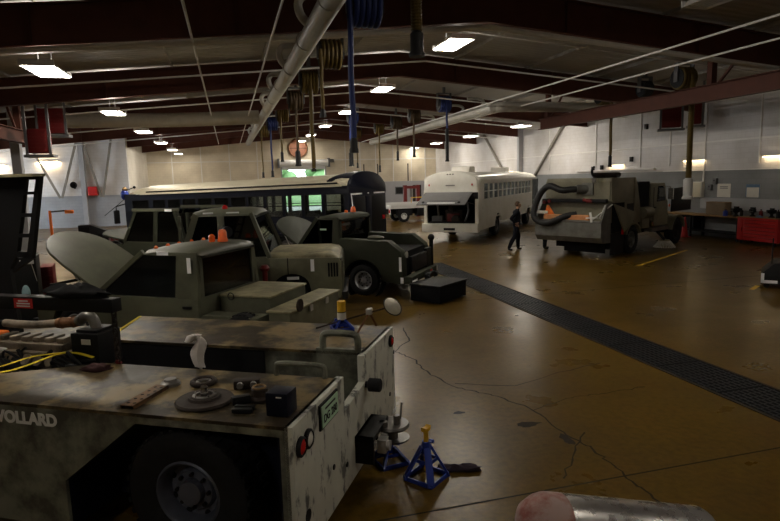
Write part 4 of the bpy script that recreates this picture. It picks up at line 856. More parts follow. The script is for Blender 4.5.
# (4) one more olive truck mostly hidden behind
P = (-.06,15.66,0)
t = truck('olive_cab_truck', 'dark olive truck mostly hidden behind the pickup cab, only its roof frame and cab showing', P, 143, hw, (.85,2.2,2.12), 1.3, (.55,2.62), (.4,3.3), .38, 4.1, 8, 1.2, 'olive_dark', door_split=1.55, sill=.45)
for c in [c for c in t.children if c.name.startswith('roof')]: bpy.data.objects.remove(c)
for s in (-1,1): MB().bar((.8,s*(hw-.1),2.11),(2.3,s*(hw-.1),2.11),.05,.07).build('roof_rail', M['olive'], t, 0, 0)
rect_tape(t,1.0,1.22,hw-.075,2.07,2.13)

# ------------------------------------------------------------------ buses
def bus(name, label, loc, h, L, wallm, roofm, wins, wz, front_win, zlow, gut, top, hw, warp, wheels, wr, rear='dome', glassm='bus_glass'):
    t = thing(name, label, 'bus', loc, h, 'buses in the hall')
    def W_(m): m.v = [(v[0], v[1], v[2] + warp(v[0])*max(0,(v[2]-.6))/2) for v in m.v]; return m
    wm, rm = M[wallm], M[roofm]
    for s in (1,-1):
        y0, y1 = s*(hw-.05), s*hw
        lo = [(0,zlow),(wheels[0]-wr-.1,zlow)]
        for wx in wheels:
            lo += [(wx-(wr+.1)*math.cos(a), wr+(wr+.1)*math.sin(a)) for a in [math.pi*k/10 for k in range(11)] if wr+(wr+.1)*math.sin(a) > zlow]
        lo += [(L,zlow),(L,wz[0]),(0,wz[0])]
        W_(MB().prism(lo,'y',y0,y1)).build('side_panel', wm, t)
        W_(MB().prism([(0,wz[1]),(L,wz[1]),(L,gut),(0,gut)],'y',y0,y1)).build('upper_panel', wm, t)
        xs = sorted(wins); prev = 0
        for a, b in xs + [front_win, (L,L)]: W_(MB().bb(prev,a,y0,y1,wz[0],wz[1])).build('window_pillar', wm, t, 0, 0); prev = b
        for z in (.95, 1.3): W_(MB().bb(.1,L-.3,y1,y1+s*.02,z-.03,z+.03)).build('rub_rail', wm, t)
        for a, b in xs + [front_win]:
            m = MB(); f = .025
            m.bb(a,a+f,y0,y1+s*.008,wz[0],wz[1]).bb(b-f,b,y0,y1+s*.008,wz[0],wz[1]).bb(a,b,y0,y1+s*.008,wz[0],wz[0]+f).bb(a,b,y0,y1+s*.008,wz[1]-f,wz[1])
            if (a,b) != front_win: m.bb(a,b,y0,y1+s*.004,(wz[0]+wz[1])/2-.015,(wz[0]+wz[1])/2+.015)
            w_ = W_(m).build('window', M['black'] if wallm == 'navy' else wm, t)
            W_(MB().bb(a+.02,b-.02,s*(hw-.03),s*(hw-.024),wz[0]+.02,wz[1]-.02)).build('pane', M[glassm], w_)
    W_(MB().bb(0.05,L-.1,-hw+.05,hw-.05,.8,.86)).build('floor_deck', M['matte_black'], t)
    # roof shell
    rings = []
    def arch(x, g, tp, w): return [(x, -w*math.cos(math.pi*k/14), g + (tp-g)*math.sin(math.pi*k/14)**.75) for k in range(15)]
    for x, tz, w in ((0,-.03,0),(.3,0,0),(L*.5,0,0),(L-1.0,0,0),(L-.5,-.08,.03),(L-.2,-.2,.1),(L-.02,-.36,.25)):
        rings.append(arch(x, gut-.02, max(gut+.05,top+tz), hw+.02-w))
    W_(MB().loft(rings)).build('roof', rm, t, 0, 50)
    W_(MB().bb(.2,L-1,hw,hw+.05,gut-.04,gut).bb(.2,L-1,-hw-.05,-hw,gut-.04,gut)).build('gutter', rm if wallm != 'navy' else M['cream'], t)
    # front
    m = MB().bb(L-.05,L,-hw,hw,zlow,1.25).bb(L-.05,L,-hw,-hw+.1,1.25,gut).bb(L-.05,L,hw-.1,hw,1.25,gut).bb(L-.05,L,-.05,.05,1.25,gut).bb(L-.05,L,-hw,hw,gut-.2,gut); W_(m).build('front_panel', wm, t)
    W_(MB().bb(L-.03,L-.02,-hw+.1,hw-.1,1.25,gut-.2)).build('windscreen', M[glassm], t)
    MB().bb(L,L+.18,-hw,hw,.42,.68).build('front_bumper', M['black'], t, .02)
    for wx in wheels:
        for s in (1,-1): wheel(t, wx, s*(hw-.2), wr, .3, s, rim='bracket_grey', tread=False, rimr=.58)
    for k in range(int((L-2.4)/.8)):
        for s in (1,-1): W_(MB().bb(1.1+.8*k,1.2+.8*k,s*.72-.4,s*.72+.4,.86,1.68)).build('seat_back', M['matte_black'], t, .03)
    return t, W_
# navy bus
wins = [(.12,.88),(.98,1.7),(1.8,2.52),(2.62,3.34),(3.44,4.16),(4.26,4.98),(5.08,5.8),(5.9,6.62),(6.72,7.44),(7.54,8.26),(8.36,9.08)]
t, W_ = bus('navy_bus', 'navy blue bus with a cream roof parked across the back of the hall', (4.47,19.25,0), 136.1, 10.75, 'navy', 'cream', wins, (1.56,2.32), (9.3,10.3), .42, 2.58, 2.96, 1.22, lambda x: -.020*x, (2.6,8.7), .46)
rings = []
for x, tp in ((-.06,2.9),(.0,3.02),(.35,3.03),(.6,2.98),(.85,2.9)):
    g = 2.3 if x < .4 else 2.45+.15*(x-.4); w = 1.235
    rings.append([(x,-w*math.cos(math.pi*k/16), g+(tp-g)*math.sin(math.pi*k/16)**.6) for k in range(17)])
MB().loft(rings).build('rear_dome', M['navy'], t, 0, 50)
m = MB().bb(-.05,.0,-1.22,1.22,.42,2.35); m.build('rear_panel', M['navy'], t, .01)
MB().bb(-.07,-.05,-1.05,-.2,1.0,2.2).bb(-.07,-.05,.2,1.02,1.0,2.2).build('rear_window', M['black'], t, .01)
dr = MB().bb(-.08,-.05,-.18,.18,.7,2.2).build('rear_door', M['navy'], t, .008)
m = MB().bb(-.075,-.07,.42,1.12,2.26,2.31).bb(-.075,-.07,-1.1,-.35,2.26,2.31).bb(-.075,-.07,-.02,.06,2.27,2.31)
m.bar((-.072,1.09,2.28),(-.072,.92,1.25),.006,.05,(0,1,0)); m.bar((-.072,.92,1.2),(-.072,.9,.98),.006,.05,(0,1,0)); m.bar((-.072,.89,.9),(-.072,.88,.7),.006,.05,(0,1,0))
m.build('reflective_tape', M['tape'], t)
for y in (-1.0,1.05): MB().bb(-.09,-.05,y-.09,y+.09,1.35,1.5).build('tail_lamp', M['red_lens'], t, .01)
MB().bb(-.22,-.05,-1.22,1.22,.4,.62).build('rear_bumper', M['black'], t, .02)
W_(MB().bb(.35,9.4,1.225,1.25,2.63,2.68)).build('roof_trim_strip', M['black'], t)
m = MB().tube([(10.75,1.2,2.0),(11.0,1.45,1.9),(11.0,1.45,1.7)],.025,8); m.build('mirror_arm', M['black'], t)
MB().bb(10.95,11.05,1.33,1.57,1.2,1.75).build('mirror', M['black'], t, .04)
# white bus with the engine hatch open at its back
wins = [(.72+.81*k, 1.46+.81*k) for k in range(12)]
t, W_ = bus('white_bus', 'white bus with its rear engine hatch propped open, at the back of the hall', (9.06,23.22,0), 49.6, 12.3, 'bus_white', 'bus_white', wins, (1.76,2.46), (10.9,12.1), .5, 2.62, 2.96, 1.22, lambda x: 0, (3.1,9.9), .48)
rings = []
for x, tp, w in ((-.1,2.6,1.0),(-.12,2.82,1.12),(-.08,2.95,1.2),(.05,3.0,1.235),(.4,2.98,1.235)):
    rings.append([(x,-w*math.cos(math.pi*k/16), 2.1+(tp-2.1)*max(0,math.sin(math.pi*k/16))**.45) for k in range(17)])
MB().loft(rings).build('rear_dome', M['bus_white'], t, 0, 50)
m = MB().bb(-.08,.02,1.08,1.22,.78,2.2).bb(-.08,.02,-1.22,-1.06,.78,2.2).bb(-.05,.02,-1.1,1.1,2.02,2.2); m.build('rear_frame', M['bus_white'], t, .012)
MB().bb(-.085,-.07,-1.2,-.85,1.82,2.1).bb(-.085,-.07,.6,1.15,2.04,2.13).build('dark_corner_glass', M['black'], t)
b = MB().bb(-.3,.02,-1.24,1.24,.44,.8).build('rear_bumper', M['bus_white'], t, .03)
MB().bb(-.304,-.3,-.25,.25,.52,.62).build('bumper_plate', M['black'], b)
for y in (-.12,0,.12): MB().ell((-.1,y+.0,2.86),(.03,.045,.025),10,6).build('roof_marker_light', M['dark_rust'], t)
for y in (-.95,.95): MB().ell((-.12,y,2.42),(.02,.03,.05),10,6).build('marker_lamp', M['red_lens'], t)
MB().bb(-.13,-.115,-.2,.2,2.38,2.42).build('badge', M['steel'], t)
m = MB().bb(1.1,1.14,-1.15,1.15,.5,2.1).bb(0.02,1.1,1.05,1.1,.5,2.05).bb(0.02,1.1,-1.1,-1.05,.5,2.05).bb(.02,1.1,-1.05,1.05,2.0,2.05).bb(.02,1.1,-1.05,1.05,.5,.55)
m.build('engine_bay', M['matte_black'], t)
e = MB().bb(.2,.95,-.4,.35,.6,1.35).cyl((.15,.1,1.45),(.9,.1,1.45),.12).cyl((.08,-.15,.95),(.2,-.15,.95),.2); en = e.build('engine', M['dark_rust'], t, .02)
MB().bb(.15,.5,-.3,.25,.85,1.2).build('red_engine_block', M['red_dark'], en, .03)
m = MB().tube(smooth_path([(.15,.7,1.9),(.1,.65,1.5),(.2,.6,1.0),(.3,.3,.8)],5),.05,8).tube(smooth_path([(.2,-.6,1.8),(.15,-.7,1.3),(.2,-.5,.8)],5),.04,8); m.build('engine_pipe', M['bracket_grey'], en)
MB().bb(.1,.4,.45,.95,.6,1.1).build('air_tank', M['bracket_grey'], en, .05)
ha = R(-24); hd = MB().box((0,0,0),(1.15,2.1,.04)).build('engine_hatch', M['hatch'], t, .01, 35, (-.12-.575*math.cos(ha), 0.08, 2.1-.575*math.sin(-ha)), (0,-ha*0+R(-24),0))
MB().bb(-.25,.3,-.7,.6,.02,.035).build('hatch_panel', M['bracket_grey'], hd); MB().bb(-.5,-.42,-.6,.6,.02,.04).build('hatch_rib', M['white'], hd)
for y in (-.75,.8): MB().lathe([(.06,.02),(.06,.05),(.003,.05)],(-.4,y,0),'z',12).build('hatch_lamp', M['black'], hd)
for y in (-1.0,1.05): MB().cyl((.0,y,1.6),(-.85,y,1.72),.018,None,8).build('gas_strut', M['black'], t)
for x, y in ((1.2,.0),(7.6,0)):
    MB().prism([(x,2.9),(x+.95,2.9),(x+.85,3.2),(x+.1,3.2)],'y',y-.42,y+.42).build('roof_air_unit', M['bus_white'], t, .05)
MB().bb(10.8,12.25,-1.24,-1.225,.62,2.5).build('folding_door', mat('dark green door glass', (.02,.05,.045), .15), t)
for k in range(4): MB().bb(10.8+.47*k,10.85+.47*k,-1.26,-1.235,.6,2.52).build('door_bar', M['black'], t)
for k in range(6): MB().bb(3.7,9.3,-1.232,-1.22,.8+.14*k,.83+.14*k).build('side_rib', M['bus_white'], t)
m = MB().bb(.5,1.3,-1.235,-1.22,.9,1.5)
for k in range(5): m.bb(.55,1.25,-1.245,-1.235,.96+.1*k,1.0+.1*k)
m.build('side_vent', M['bus_white'], t)

# ------------------------------------------------------------------ street sweeper
t = thing('street_sweeper', 'tan street sweeper truck before the right wall, black suction hose looped over its back', 'street sweeper', (12.74,18.03,0), 26.5)
MB().bb(-1.6,4.2,-.45,.45,.5,.72).bb(-.12,.12,-1,1,.4,.56).bb(3.4,3.65,-1,1,.42,.58).build('chassis', M['matte_black'], t)
MB().prism([(-1.62,1.2),(.08,1.0),(.5,1.05),(.42,1.6),(.2,2.3),(.05,2.58),(-1.62,2.6)],'y',-1.2,1.2).build('debris_tank', M['tan'], t, .03)
MB().bb(-.55,-.02,-1.215,-1.19,1.25,1.72).build('side_hatch', M['black'], t)
MB().bb(-.1,-.04,-1.23,-1.19,1.0,2.55).bb(-1.62,-.04,-1.23,-1.2,1.83,1.87).build('body_seam', M['tan'], t)
MB().prism([(-1.57,1.76),(-.84,.79),(-.03,1.31),(-.1,1.42)],'y',-1.3,-1.24).build('tank_side_brace', M['tan'], t, .01)
mf = MB().cyl((-1.9,-.75,2.68),(-.3,-.75,2.68),.085,None,16).bb(-1.5,-1.4,-.85,-.65,2.55,2.7).bb(-.7,-.6,-.85,-.65,2.55,2.7).build('muffler', M['dark_rust'], t)
m = MB().tube(smooth_path([(-1.9,-.75,2.68),(-2.02,-.75,2.7),(-2.07,-.75,2.85),(-1.95,-.75,2.95)],5),.04,10); m.build('exhaust_elbow', M['black'], t)
MB().bb(-2.0,-1.8,-.85,-.72,2.45,2.6).build('clamp', M['chrome'], t)
# bin at the back
m = MB().prism([(-1.62,.5),(-2.1,.52),(-2.24,.7),(-2.24,1.2),(-2.2,1.2),(-2.19,.74),(-2.06,.58),(-1.62,.56)],'y',-1.16,1.22); bn = m.build('hopper_bin', M['tan_grey'], t, .008)
MB().bb(-2.27,-2.17,-1.18,1.24,1.18,1.24).build('bin_lip', M['steel'], bn, .01)
for y in (-1.18,1.22): MB().prism([(-1.62,.5),(-2.1,.52),(-2.24,.7),(-2.24,1.2),(-1.9,1.75),(-1.62,1.8)],'y',y-.02,y+.02).build('bin_cheek', M['tan_grey'], bn)
MB().bb(-1.66,-1.6,-1.16,1.2,.56,2.5).build('tank_door', M['tan'], t)
MB().bb(-1.9,-1.75,-1.15,1.2,1.8,1.92).build('lift_bar', M['black'], t, .01)
MB().cyl((-1.95,-.55,1.86),(-1.6,-.55,1.86),.07,None,12).cyl((-1.95,-.4,1.9),(-1.95,-.7,1.84),.05).build('red_valve', M['red_dark'], t)
MB().cyl((-1.95,.9,1.84),(-1.7,.9,1.84),.06).cyl((-1.95,1.1,1.8),(-1.7,1.1,1.8),.06).build('red_valve', M['red_dark'], t)
m = MB(); m.bar((-1.95,-1.0,1.3),(-2.1,-1.25,1.75),.03,.03).bar((-2.3,-.95,1.3),(-1.7,-1.28,1.75),.03,.03).bar((-2.28,-.9,1.2),(-2.28,-.84,1.52),.07,.04).bar((-2.28,-1.1,1.36),(-2.28,-.7,1.33),.06,.04); m.build('bright_strut', M['white'], t)
pth = [(-1.7,-.3,2.24),(-2.0,0.0,2.24),(-2.2,.25,2.22),(-2.25,.65,2.36),(-2.25,.92,2.25),(-2.28,1.12,1.95),(-2.32,1.22,1.6),(-2.36,1.22,1.35),(-2.36,1.05,1.18),(-2.34,.75,1.12),(-2.32,.45,1.2),(-2.2,.1,1.36),(-2.0,-.2,1.42)]
m = MB(); sp_ = smooth_path(pth,8); m.tube(sp_,[.1+.012*(i % 2) for i in range(len(sp_))],12); m.build('suction_hose', M['black_hose'], t, 0, 60)
MB().cyl((-1.62,-.35,2.24),(-1.9,-.1,2.24),.15,None,16).bb(-1.72,-1.6,-.6,-.2,2.05,2.45).build('hose_collar', M['tan_grey'], t)
MB().bb(-1.45,-1.1,-1.1,.9,.25,.55).bb(-1.5,-1.46,-.95,.55,.12,.5).build('rear_skirt', M['matte_black'], t)
MB().bb(-1.55,-.72,-1.2,-1.15,.08,.8).build('mud_flap', M['rubber'], t)
MB().bb(-1.58,-.75,-1.212,-1.2,.82,1.78).build('side_gap_shade', M['matte_black'], t)  # flat black sheet paints the dark gap between bin and tank
MB().bb(-.9,-.86,-1.26,-1.2,.72,.95).build('red_marker', M['red_lens'], t)
for x, r in ((-.08,.48),(3.58,.5)):
    for s in (-1,1): wheel(t, x, s*1.03, r, .32, s, rim='dark_rust' if x > 1 else 'tan_grey', tread=(s < 0), rimr=.55)
m = MB(); m.v = []; 
arc = lambda cx, r, a0, a1, n=10: [(cx+r*math.cos(a0+(a1-a0)*k/n), .5+r*math.sin(a0+(a1-a0)*k/n)) for k in range(n+1)]
for s in (-1,1):
    MB().prism(arc(-.08,.58,2.8,.35)+arc(-.08,.53,.35,2.8),'y',s*1.25,s*.85).build('rear_fender', M['tan'], t)
    MB().prism(arc(3.58,.62,3.0,.2)+arc(3.58,.56,.2,3.0),'y',s*1.24,s*.85).build('front_fender', M['tan'], t)
MB().bb(.5,1.3,-1.1,1.1,.75,2.42).build('engine_enclosure', M['matte_black'], t, .02)
m = MB().cyl((.55,-1.18,1.35),(1.2,-1.18,1.35),.2,None,18).bb(.6,1.15,-1.2,-1.0,.8,1.15); m.build('side_air_tank', M['tan'], t)
MB().cyl((1.25,-1.2,1.0),(1.35,-1.2,.85),.07).build('valve', M['chrome'], t)
# cab
m = MB().prism([(1.33,.8),(1.33,2.3),(2.1,2.33),(2.5,2.28),(2.62,1.75),(2.75,1.7),(2.82,.8)],'y',-1.14,-1.08).prism([(1.33,.8),(1.33,2.3),(2.1,2.33),(2.5,2.28),(2.62,1.75),(2.75,1.7),(2.82,.8)],'y',1.08,1.14)
m.bb(1.33,1.38,-1.1,1.1,.8,2.3).bb(2.74,2.8,-1.1,1.1,.8,1.7).bb(1.35,2.5,-1.12,1.12,2.26,2.34); cb = m.build('cab', M['tan'], t, .015)
MB().prism([(1.85,1.7),(1.9,2.22),(2.38,2.22),(2.52,1.72)],'y',-1.15,-1.142).build('cab_window', M['dark_glass'], cb)
MB().prism([(1.83,1.68),(1.88,2.24),(2.4,2.24),(2.55,1.7)],'y',-1.142,-1.138).build('window_rubber', M['matte_black'], cb)
MB().bb(1.55,1.58,-1.15,-1.14,.85,2.2).bb(1.62,1.75,-1.165,-1.14,1.45,1.5).build('door_seam', M['black'], cb)
MB().bb(2.46,2.6,-1.0,1.0,1.75,2.25).build('cab_windscreen', M['dark_glass'], cb)
MB().ell((2.85,-1.16,1.5),(.04,.03,.06),10,6).build('amber_marker', M['amber'], cb)
MB().tube([(2.3,-1.15,2.2),(2.35,-1.4,2.2),(2.35,-1.4,1.8)],.02,6).bb(2.32,2.38,-1.5,-1.32,1.75,2.15).build('cab_mirror', M['chrome'], cb)
MB().bb(1.4,2.8,-1.2,-.9,.62,.75).build('cab_step', M['tan_grey'], cb)
MB().bb(2.8,4.3,-.5,.5,.7,1.25).build('front_engine', M['dark_rust'], t, .03)
MB().prism([(2.95,1.25),(3.0,2.12),(4.5,2.16),(4.75,1.95),(4.7,1.25)],'y',-1.22,-1.16).build('raised_hood', M['black'], t, .02)
MB().bb(4.25,4.45,-1.1,1.1,.6,.95).build('front_bumper', M['tan'], t, .02)
b = MB(); b.lathe([(.1,.26),(.16,.28),(.3,.06),(.3,.02),(.2,.02),(.08,.18)],(2.19,-1.32,0),'z',24,0,False); bm_ = b.build('gutter_broom', M['lid'], t)
m = MB()
for k in range(40): a = 2*math.pi*k/40; m.bar((2.19+.2*math.cos(a),-1.32+.2*math.sin(a),.24),(2.19+.38*math.cos(a),-1.32+.38*math.sin(a),.01),.02,.01)
m.build('bristles', M['paper'], bm_)
MB().cyl((2.19,-1.32,.28),(2.19,-1.0,.6),.05).build('broom_arm', M['black'], t)
# loose things lying in the bin
def swp(x, y, z): return at_local(12.74,18.03,26.5,x,y)[:2] + (z,)
p = thing('plank', 'orange rusty plank lying along the sweeper hopper', 'plank', swp(-2.13,.12,1.25), 26.5)
MB().prism([(-.06,0),(.12,0),(.12,.12),(.05,.17),(-.06,.15)],'y',-.85,.82).build('board', M['copper'], p, .02)
c = thing('warning_sign', 'small orange warning triangle with a white panel on the sweeper hopper', 'sign', swp(-2.1,.86,1.41), 26.5)
MB().prism([(-.28,0),(.1,0),(.0,.3),(-.06,.3)],'x',-.03,.03).build('triangle', M['orange'], c, .01); MB().bb(-.06,-.035,-.05,.42,.02,.12).build('white_panel', M['paper'], c)
# ------------------------------------------------------------------ people
def person(loc, rz, label, pose):
    V = []; E = []; Rr = []; H_ = []
    def v(p, r, par=None):
        V.append(Vector(p)); Rr.append(r if isinstance(r, tuple) else (r, r)); i = len(V)-1
        if par is not None: E.append((par, i))
        return i
    pel = v((0,0,.95),(.175,.15)); ab = v((.01,0,1.12),(.165,.14),pel); ch = v((pose.get('lean',0)*.5,0,1.34),(.185,.155),ab); un = v((pose.get('lean',0)*.8,0,1.46),(.1,.085),ch)
    lx = pose.get('lean',0)
    nk = v((lx+.015,0,1.535),.052,un); h0 = v((lx+.03,0,1.6),(.066,.075),nk); h1 = v((lx+.035,0,1.68),(.076,.095),h0); v((lx+.03,0,1.75),(.055,.07),h1); v((lx+.125,0,1.645),(.014,.016),h1)
    for s, key in ((1,'L'),(-1,'R')):
        sh, el, wr = [Vector(q) for q in pose['arm'+key]]
        a = v(sh,.075,ch); b = v((sh+el)/2,.062,a); c = v(el,.054,b); d = v((el+wr)/2,.046,c); w_ = v(wr,.027,d)
        dr = (wr-el).normalized(); side = dr.cross(Vector((1,0,0.2))).normalized(); nrm = dr.cross(side).normalized()
        pl = v(wr+dr*.055,(.036,.018),w_); H_.append(len(V)-1)
        for k, (o, ln) in enumerate(((-.03,.065),(-.01,.078),(.01,.072),(.03,.055))):
            f0 = v(wr+dr*(.09)+side*o,.0095,pl); f1 = v(wr+dr*(.09+ln*.55)+side*o+nrm*.012,.0088,f0); v(wr+dr*(.09+ln*.9)+side*o+nrm*.034,.0075,f1)
        t0 = v(wr+dr*.05-side*.042+nrm*.012,.011,pl); v(wr+dr*.085-side*.052+nrm*.03,.0095,t0)
        hp = v((0,s*.095,.9),(.095,.1),pel); kn, an, to = [Vector(q) for q in pose['leg'+key]]
        th = v(((Vector((0,s*.095,.9))+kn)/2),(.098,.105),hp); k_ = v(kn,.078,th); cf = v((kn*.6+an*.4)+Vector((-.015,0,0)),.075,k_); a_ = v(an,.06,cf); he = v(an+Vector((0,0,-.05)),.042,a_); v(to,(.042,.03),he)
    me = bpy.data.meshes.new('skeleton'); bm = bmesh.new(); ly = bm.verts.layers.skin.verify(); vs = []
    for i, p in enumerate(V):
        q = bm.verts.new(p); q[ly].radius = Rr[i]; q[ly].use_root = (i == 0); vs.append(q)
    for a, b in E: bm.edges.new((vs[a], vs[b]))
    bm.to_mesh(me); bm.free(); ob = bpy.data.objects.new('skeleton', me); COL.objects.link(ob)
    ob.modifiers.new('skin','SKIN').use_smooth_shade = True; sb = ob.modifiers.new('sub','SUBSURF'); sb.levels = sb.render_levels = 2
    bpy.context.view_layer.update(); dg = bpy.context.evaluated_depsgraph_get(); nm = bpy.data.meshes.new_from_object(ob.evaluated_get(dg)); bpy.data.objects.remove(ob)
    nm.materials.clear()
    for mm in ('overall','skin','shoe'): nm.materials.append(M[mm])
    hands = [V[i] for i in H_]
    for p in nm.polygons:
        c = p.center; mi = 0
        if c.z > 1.53 or min((c-h).length for h in hands) < .1: mi = 1
        if c.z < .11: mi = 2
        p.material_index = mi; p.use_smooth = True
    o = bpy.data.objects.new('person', nm); COL.objects.link(o); o.location = loc; o.rotation_euler = (0,0,R(rz)); tag(o, label, 'person')
    zmin = min(q.co.z for q in nm.vertices); o.location.z -= zmin; o.scale = (1.15, 1.15, 1)
    m = MB().ell((lx+.01,0,1.705),(.092,.083,.1),18,12); m.v = [q if q[2] > 1.70-.35*(.06-(q[0]-lx)) else (q[0], q[1]*.96, max(q[2],1.63)) for q in m.v]; m.v = [(min(q[0],lx+.085) if q[2] < 1.74 else q[0], q[1], q[2]) for q in m.v]
    m.v = [(q[0] if (q[2] > 1.735 or q[0] < lx+.02) else lx+.02, q[1], q[2]) for q in m.v]
    m.build('hair', M['hair'], o, 0, 70)
    for s in (-1,1):
        MB().ell((lx+.108,s*.03,1.685),(.008,.012,.008),10,6).build('eye', M['white'], o); MB().ell((lx+.025,s*.08,1.665),(.02,.01,.03),10,6).build('ear', M['skin'], o)
    MB().bb(lx+.1,lx+.112,-.022,.022,1.612,1.618).build('mouth', M['rag_dark'], o)
    MB().lathe([(.178,.955),(.18,.995),(.16,.995),(.158,.955)],(0,0,0),'z',24,0,True).build('belt', M['black'], o)
    return o
pose1 = dict(lean=.03, armR=((0,-.2,1.42),(-.26,-.28,1.2),(-.06,-.24,1.0)), armL=((0,.19,1.42),(.02,.24,1.15),(.16,.2,.96)),
             legR=((-.09,-.12,.5),(-.27,-.13,.09),(-.15,-.15,.035)), legL=((.1,.11,.5),(.1,.12,.09),(.23,.14,.035)))
person((10.16,19.5,0), -12, 'person in dark overalls standing between the white bus and the sweeper, hand at the hip', pose1)
pose2 = dict(lean=.05, armR=((0,-.19,1.42),(.1,-.24,1.18),(.3,-.15,1.12)), armL=((0,.19,1.42),(.08,.25,1.18),(.28,.14,1.15)),
             legR=((.03,-.11,.5),(-.02,-.12,.09),(.11,-.14,.035)), legL=((.04,.1,.5),(.04,.11,.09),(.17,.14,.035)))
person((11.25,19.35,0), -20, 'person standing behind the sweeper hopper, only dark trouser legs and boots showing', pose2)

# ------------------------------------------------------------------ floor items
o = thing('trench_drain', 'long dark drain grating running down the middle of the floor', 'drain', (6.08,0,0))
for x in (-.4,.4): MB().bb(x-.02,x+.02,FY+.1,17.6,0,.012).build('edge_rail', M['dark_rust'], o)
m = MB().bb(-.38,.38,FY+.1,17.6,.001,.004)
m.build('channel', M['matte_black'], o)
y = 0.2; k = 0
while y < 17.4:
    m = MB()
    for q in range(9): m.bb(-.34+.08*q,-.31+.08*q,y,y+1.05,.004,.012)
    for q in range(11): m.bb(-.36,.36,y+.01+q*.1,y+.03+q*.1,.004,.010)
    m.build('grate', M['grate'], o, 0, 0); y += 1.09; k += 1
t = thing('black_chest', 'low black steel box on the floor behind the dark tow truck', 'box', (4.27,11.69,0), 37)
MB().bb(0,1.13,0,.78,.02,.36).build('body', M['matte_black'], t, .01); MB().bb(-.02,1.15,-.02,.8,.36,.41).build('lid', M['black'], t, .012)
t = thing('black_machine', 'black machine corner with a white L-shaped reflective strip at the right edge', 'machine', (11.8,10.6,0), -48)
MB().prism([(0,.1),(0,.34),(.26,.6),(1.6,.6),(1.6,.1)],'y',0,1.0).build('body', M['black'], t, .01)
MB().bb(.0,.065,-.004,-.0005,.13,.36).bb(.0,.33,-.004,-.0005,.13,.2).build('reflective_strip', M['tape'], t)
for x in (.12,1.4): MB().cyl((x,.1,.06),(x,.16,.06),.06,None,14).bb(x-.02,x+.02,.08,.18,.06,.12).build('caster', M['rubber'], t); MB().cyl((x,.8,.06),(x,.86,.06),.06,None,14).bb(x-.02,x+.02,.78,.88,.06,.12).build('caster', M['rubber'], t)
MB().cyl((.2,.3,.55),(.2,.3,1.15),.014,None,8).build('handle', M['black'], t)
t = thing('traffic_cone', 'slim red traffic cone in front of the sweeper bonnet by the right wall', 'cone', (18.35,20.26,0))
MB().bb(-.18,.18,-.18,.18,0,.03).build('base', M['red'], t, .01); MB().lathe([(.15,.03),(.03,.84),(.02,.85),(.002,.85)],(0,0,0),'z',20).build('body', M['red'], t)
# ------------------------------------------------------------------ right wall: workbench, chest, notices
t = thing('workbench', 'long dark workbench with a wooden top along the right wall', 'workbench', (19.1,20.3,0))
MB().bb(-.4,.38,-2.4,2.6,.9,.95).build('top', M['wood'], t, .008)
for x in (-.34,.3):
    for y in (-2.3,.1,2.5): MB().bb(x-.04,x+.04,y-.04,y+.04,0,.9).build('leg', M['black'], t)
MB().bb(-.34,.34,-2.3,2.5,.25,.29).build('shelf', M['black'], t); MB().bb(-.1,.34,.2,2.45,.3,.85).build('drawer_unit', M['black'], t, .01)
struct('trim_3', MB().bb(19.4,19.5,15.0,20.6,1.16,1.62), M['grey_col'])
t = thing('tool_chest', 'red tool chest with wide drawers at the right end of the workbench', 'tool chest', (18.85,16.95,0))
MB().bb(-.33,.33,-.85,.85,.13,.98).build('body', M['red'], t, .012)
for k in range(6):
    z = .17+.127*k; d = MB().bb(-.35,-.33,-.8,.55,z,z+.112).build('drawer', M['red'], t, .006); MB().bb(-.372,-.35,-.76,.5,z+.085,z+.1).build('drawer_handle', M['red_dark'], d)
MB().bb(-.35,-.33,.58,.82,.17,.92).build('door', M['red'], t, .006); MB().bb(-.36,-.35,.6,.62,.45,.6).build('door_handle', M['chrome'], t)
MB().bb(-.36,.36,-.88,.88,.98,1.0).build('top_mat', M['wood'], t)
for x in (-.25,.25):
    for y in (-.7,.7): MB().cyl((x,y-.025,.06),(x,y+.025,.06),.06,None,14).bb(x-.03,x+.03,y-.04,y+.04,.1,.13).build('caster', M['rubber'], t)
def vise(x, y, z, lab, rz, s=1):
    t = thing('bench_vise', lab, 'vise', (x,y,z), rz, 'black vises on the bench')
    MB().lathe([(.1*s,0),(.1*s,.03*s),(.05*s,.06*s),(.05*s,.12*s),(.09*s,.14*s),(.003,.15*s)],(0,0,0),'z',16).build('base', M['black'], t)
    MB().bb(-.15*s,.06*s,-.06*s,.06*s,.14*s,.28*s).bb(.08*s,.18*s,-.06*s,.06*s,.16*s,.28*s).bb(-.04*s,.02*s,-.09*s,.09*s,.26*s,.34*s).build('jaw', M['black'], t, .01)
    MB().cyl((.18*s,0,.2*s),(.28*s,0,.2*s),.015*s).cyl((.27*s,-.12*s,.2*s),(.27*s,.12*s,.2*s),.008*s).build('screw', M['steel'], t)
vise(18.95,18.3,.95,'black bench vise on the bench beside the left end of the red chest',180,1.15); vise(18.9,17.5,1.0,'black bench vise standing on the red chest, left one',200,1.0); vise(18.9,16.7,1.0,'black bench vise standing on the red chest, right one',170,1.0)
def can(x, y, z, m, r, h, lab, cat='can'):
    t = thing('can' if cat == 'can' else cat, lab, cat, (x,y,z)); MB().lathe([(r,0),(r,h*.75),(r*.35,h*.85),(r*.35,h),(.002,h)],(0,0,0),'z',14).build('body', M[m], t); MB().lathe([(r*.38,h*.93),(r*.38,h*1.02),(.002,h*1.02)],(0,0,0),'z',12).build('cap', M['black'], t)
can(18.85,17.1,1.0,'red_dark',.07,.28,'red can between the two vises on the chest'); can(18.8,16.35,1.0,'black',.07,.3,'black spray can at the right end of the chest top'); can(18.9,18.75,.95,'blue',.09,.25,'blue can on the bench left of the vise')
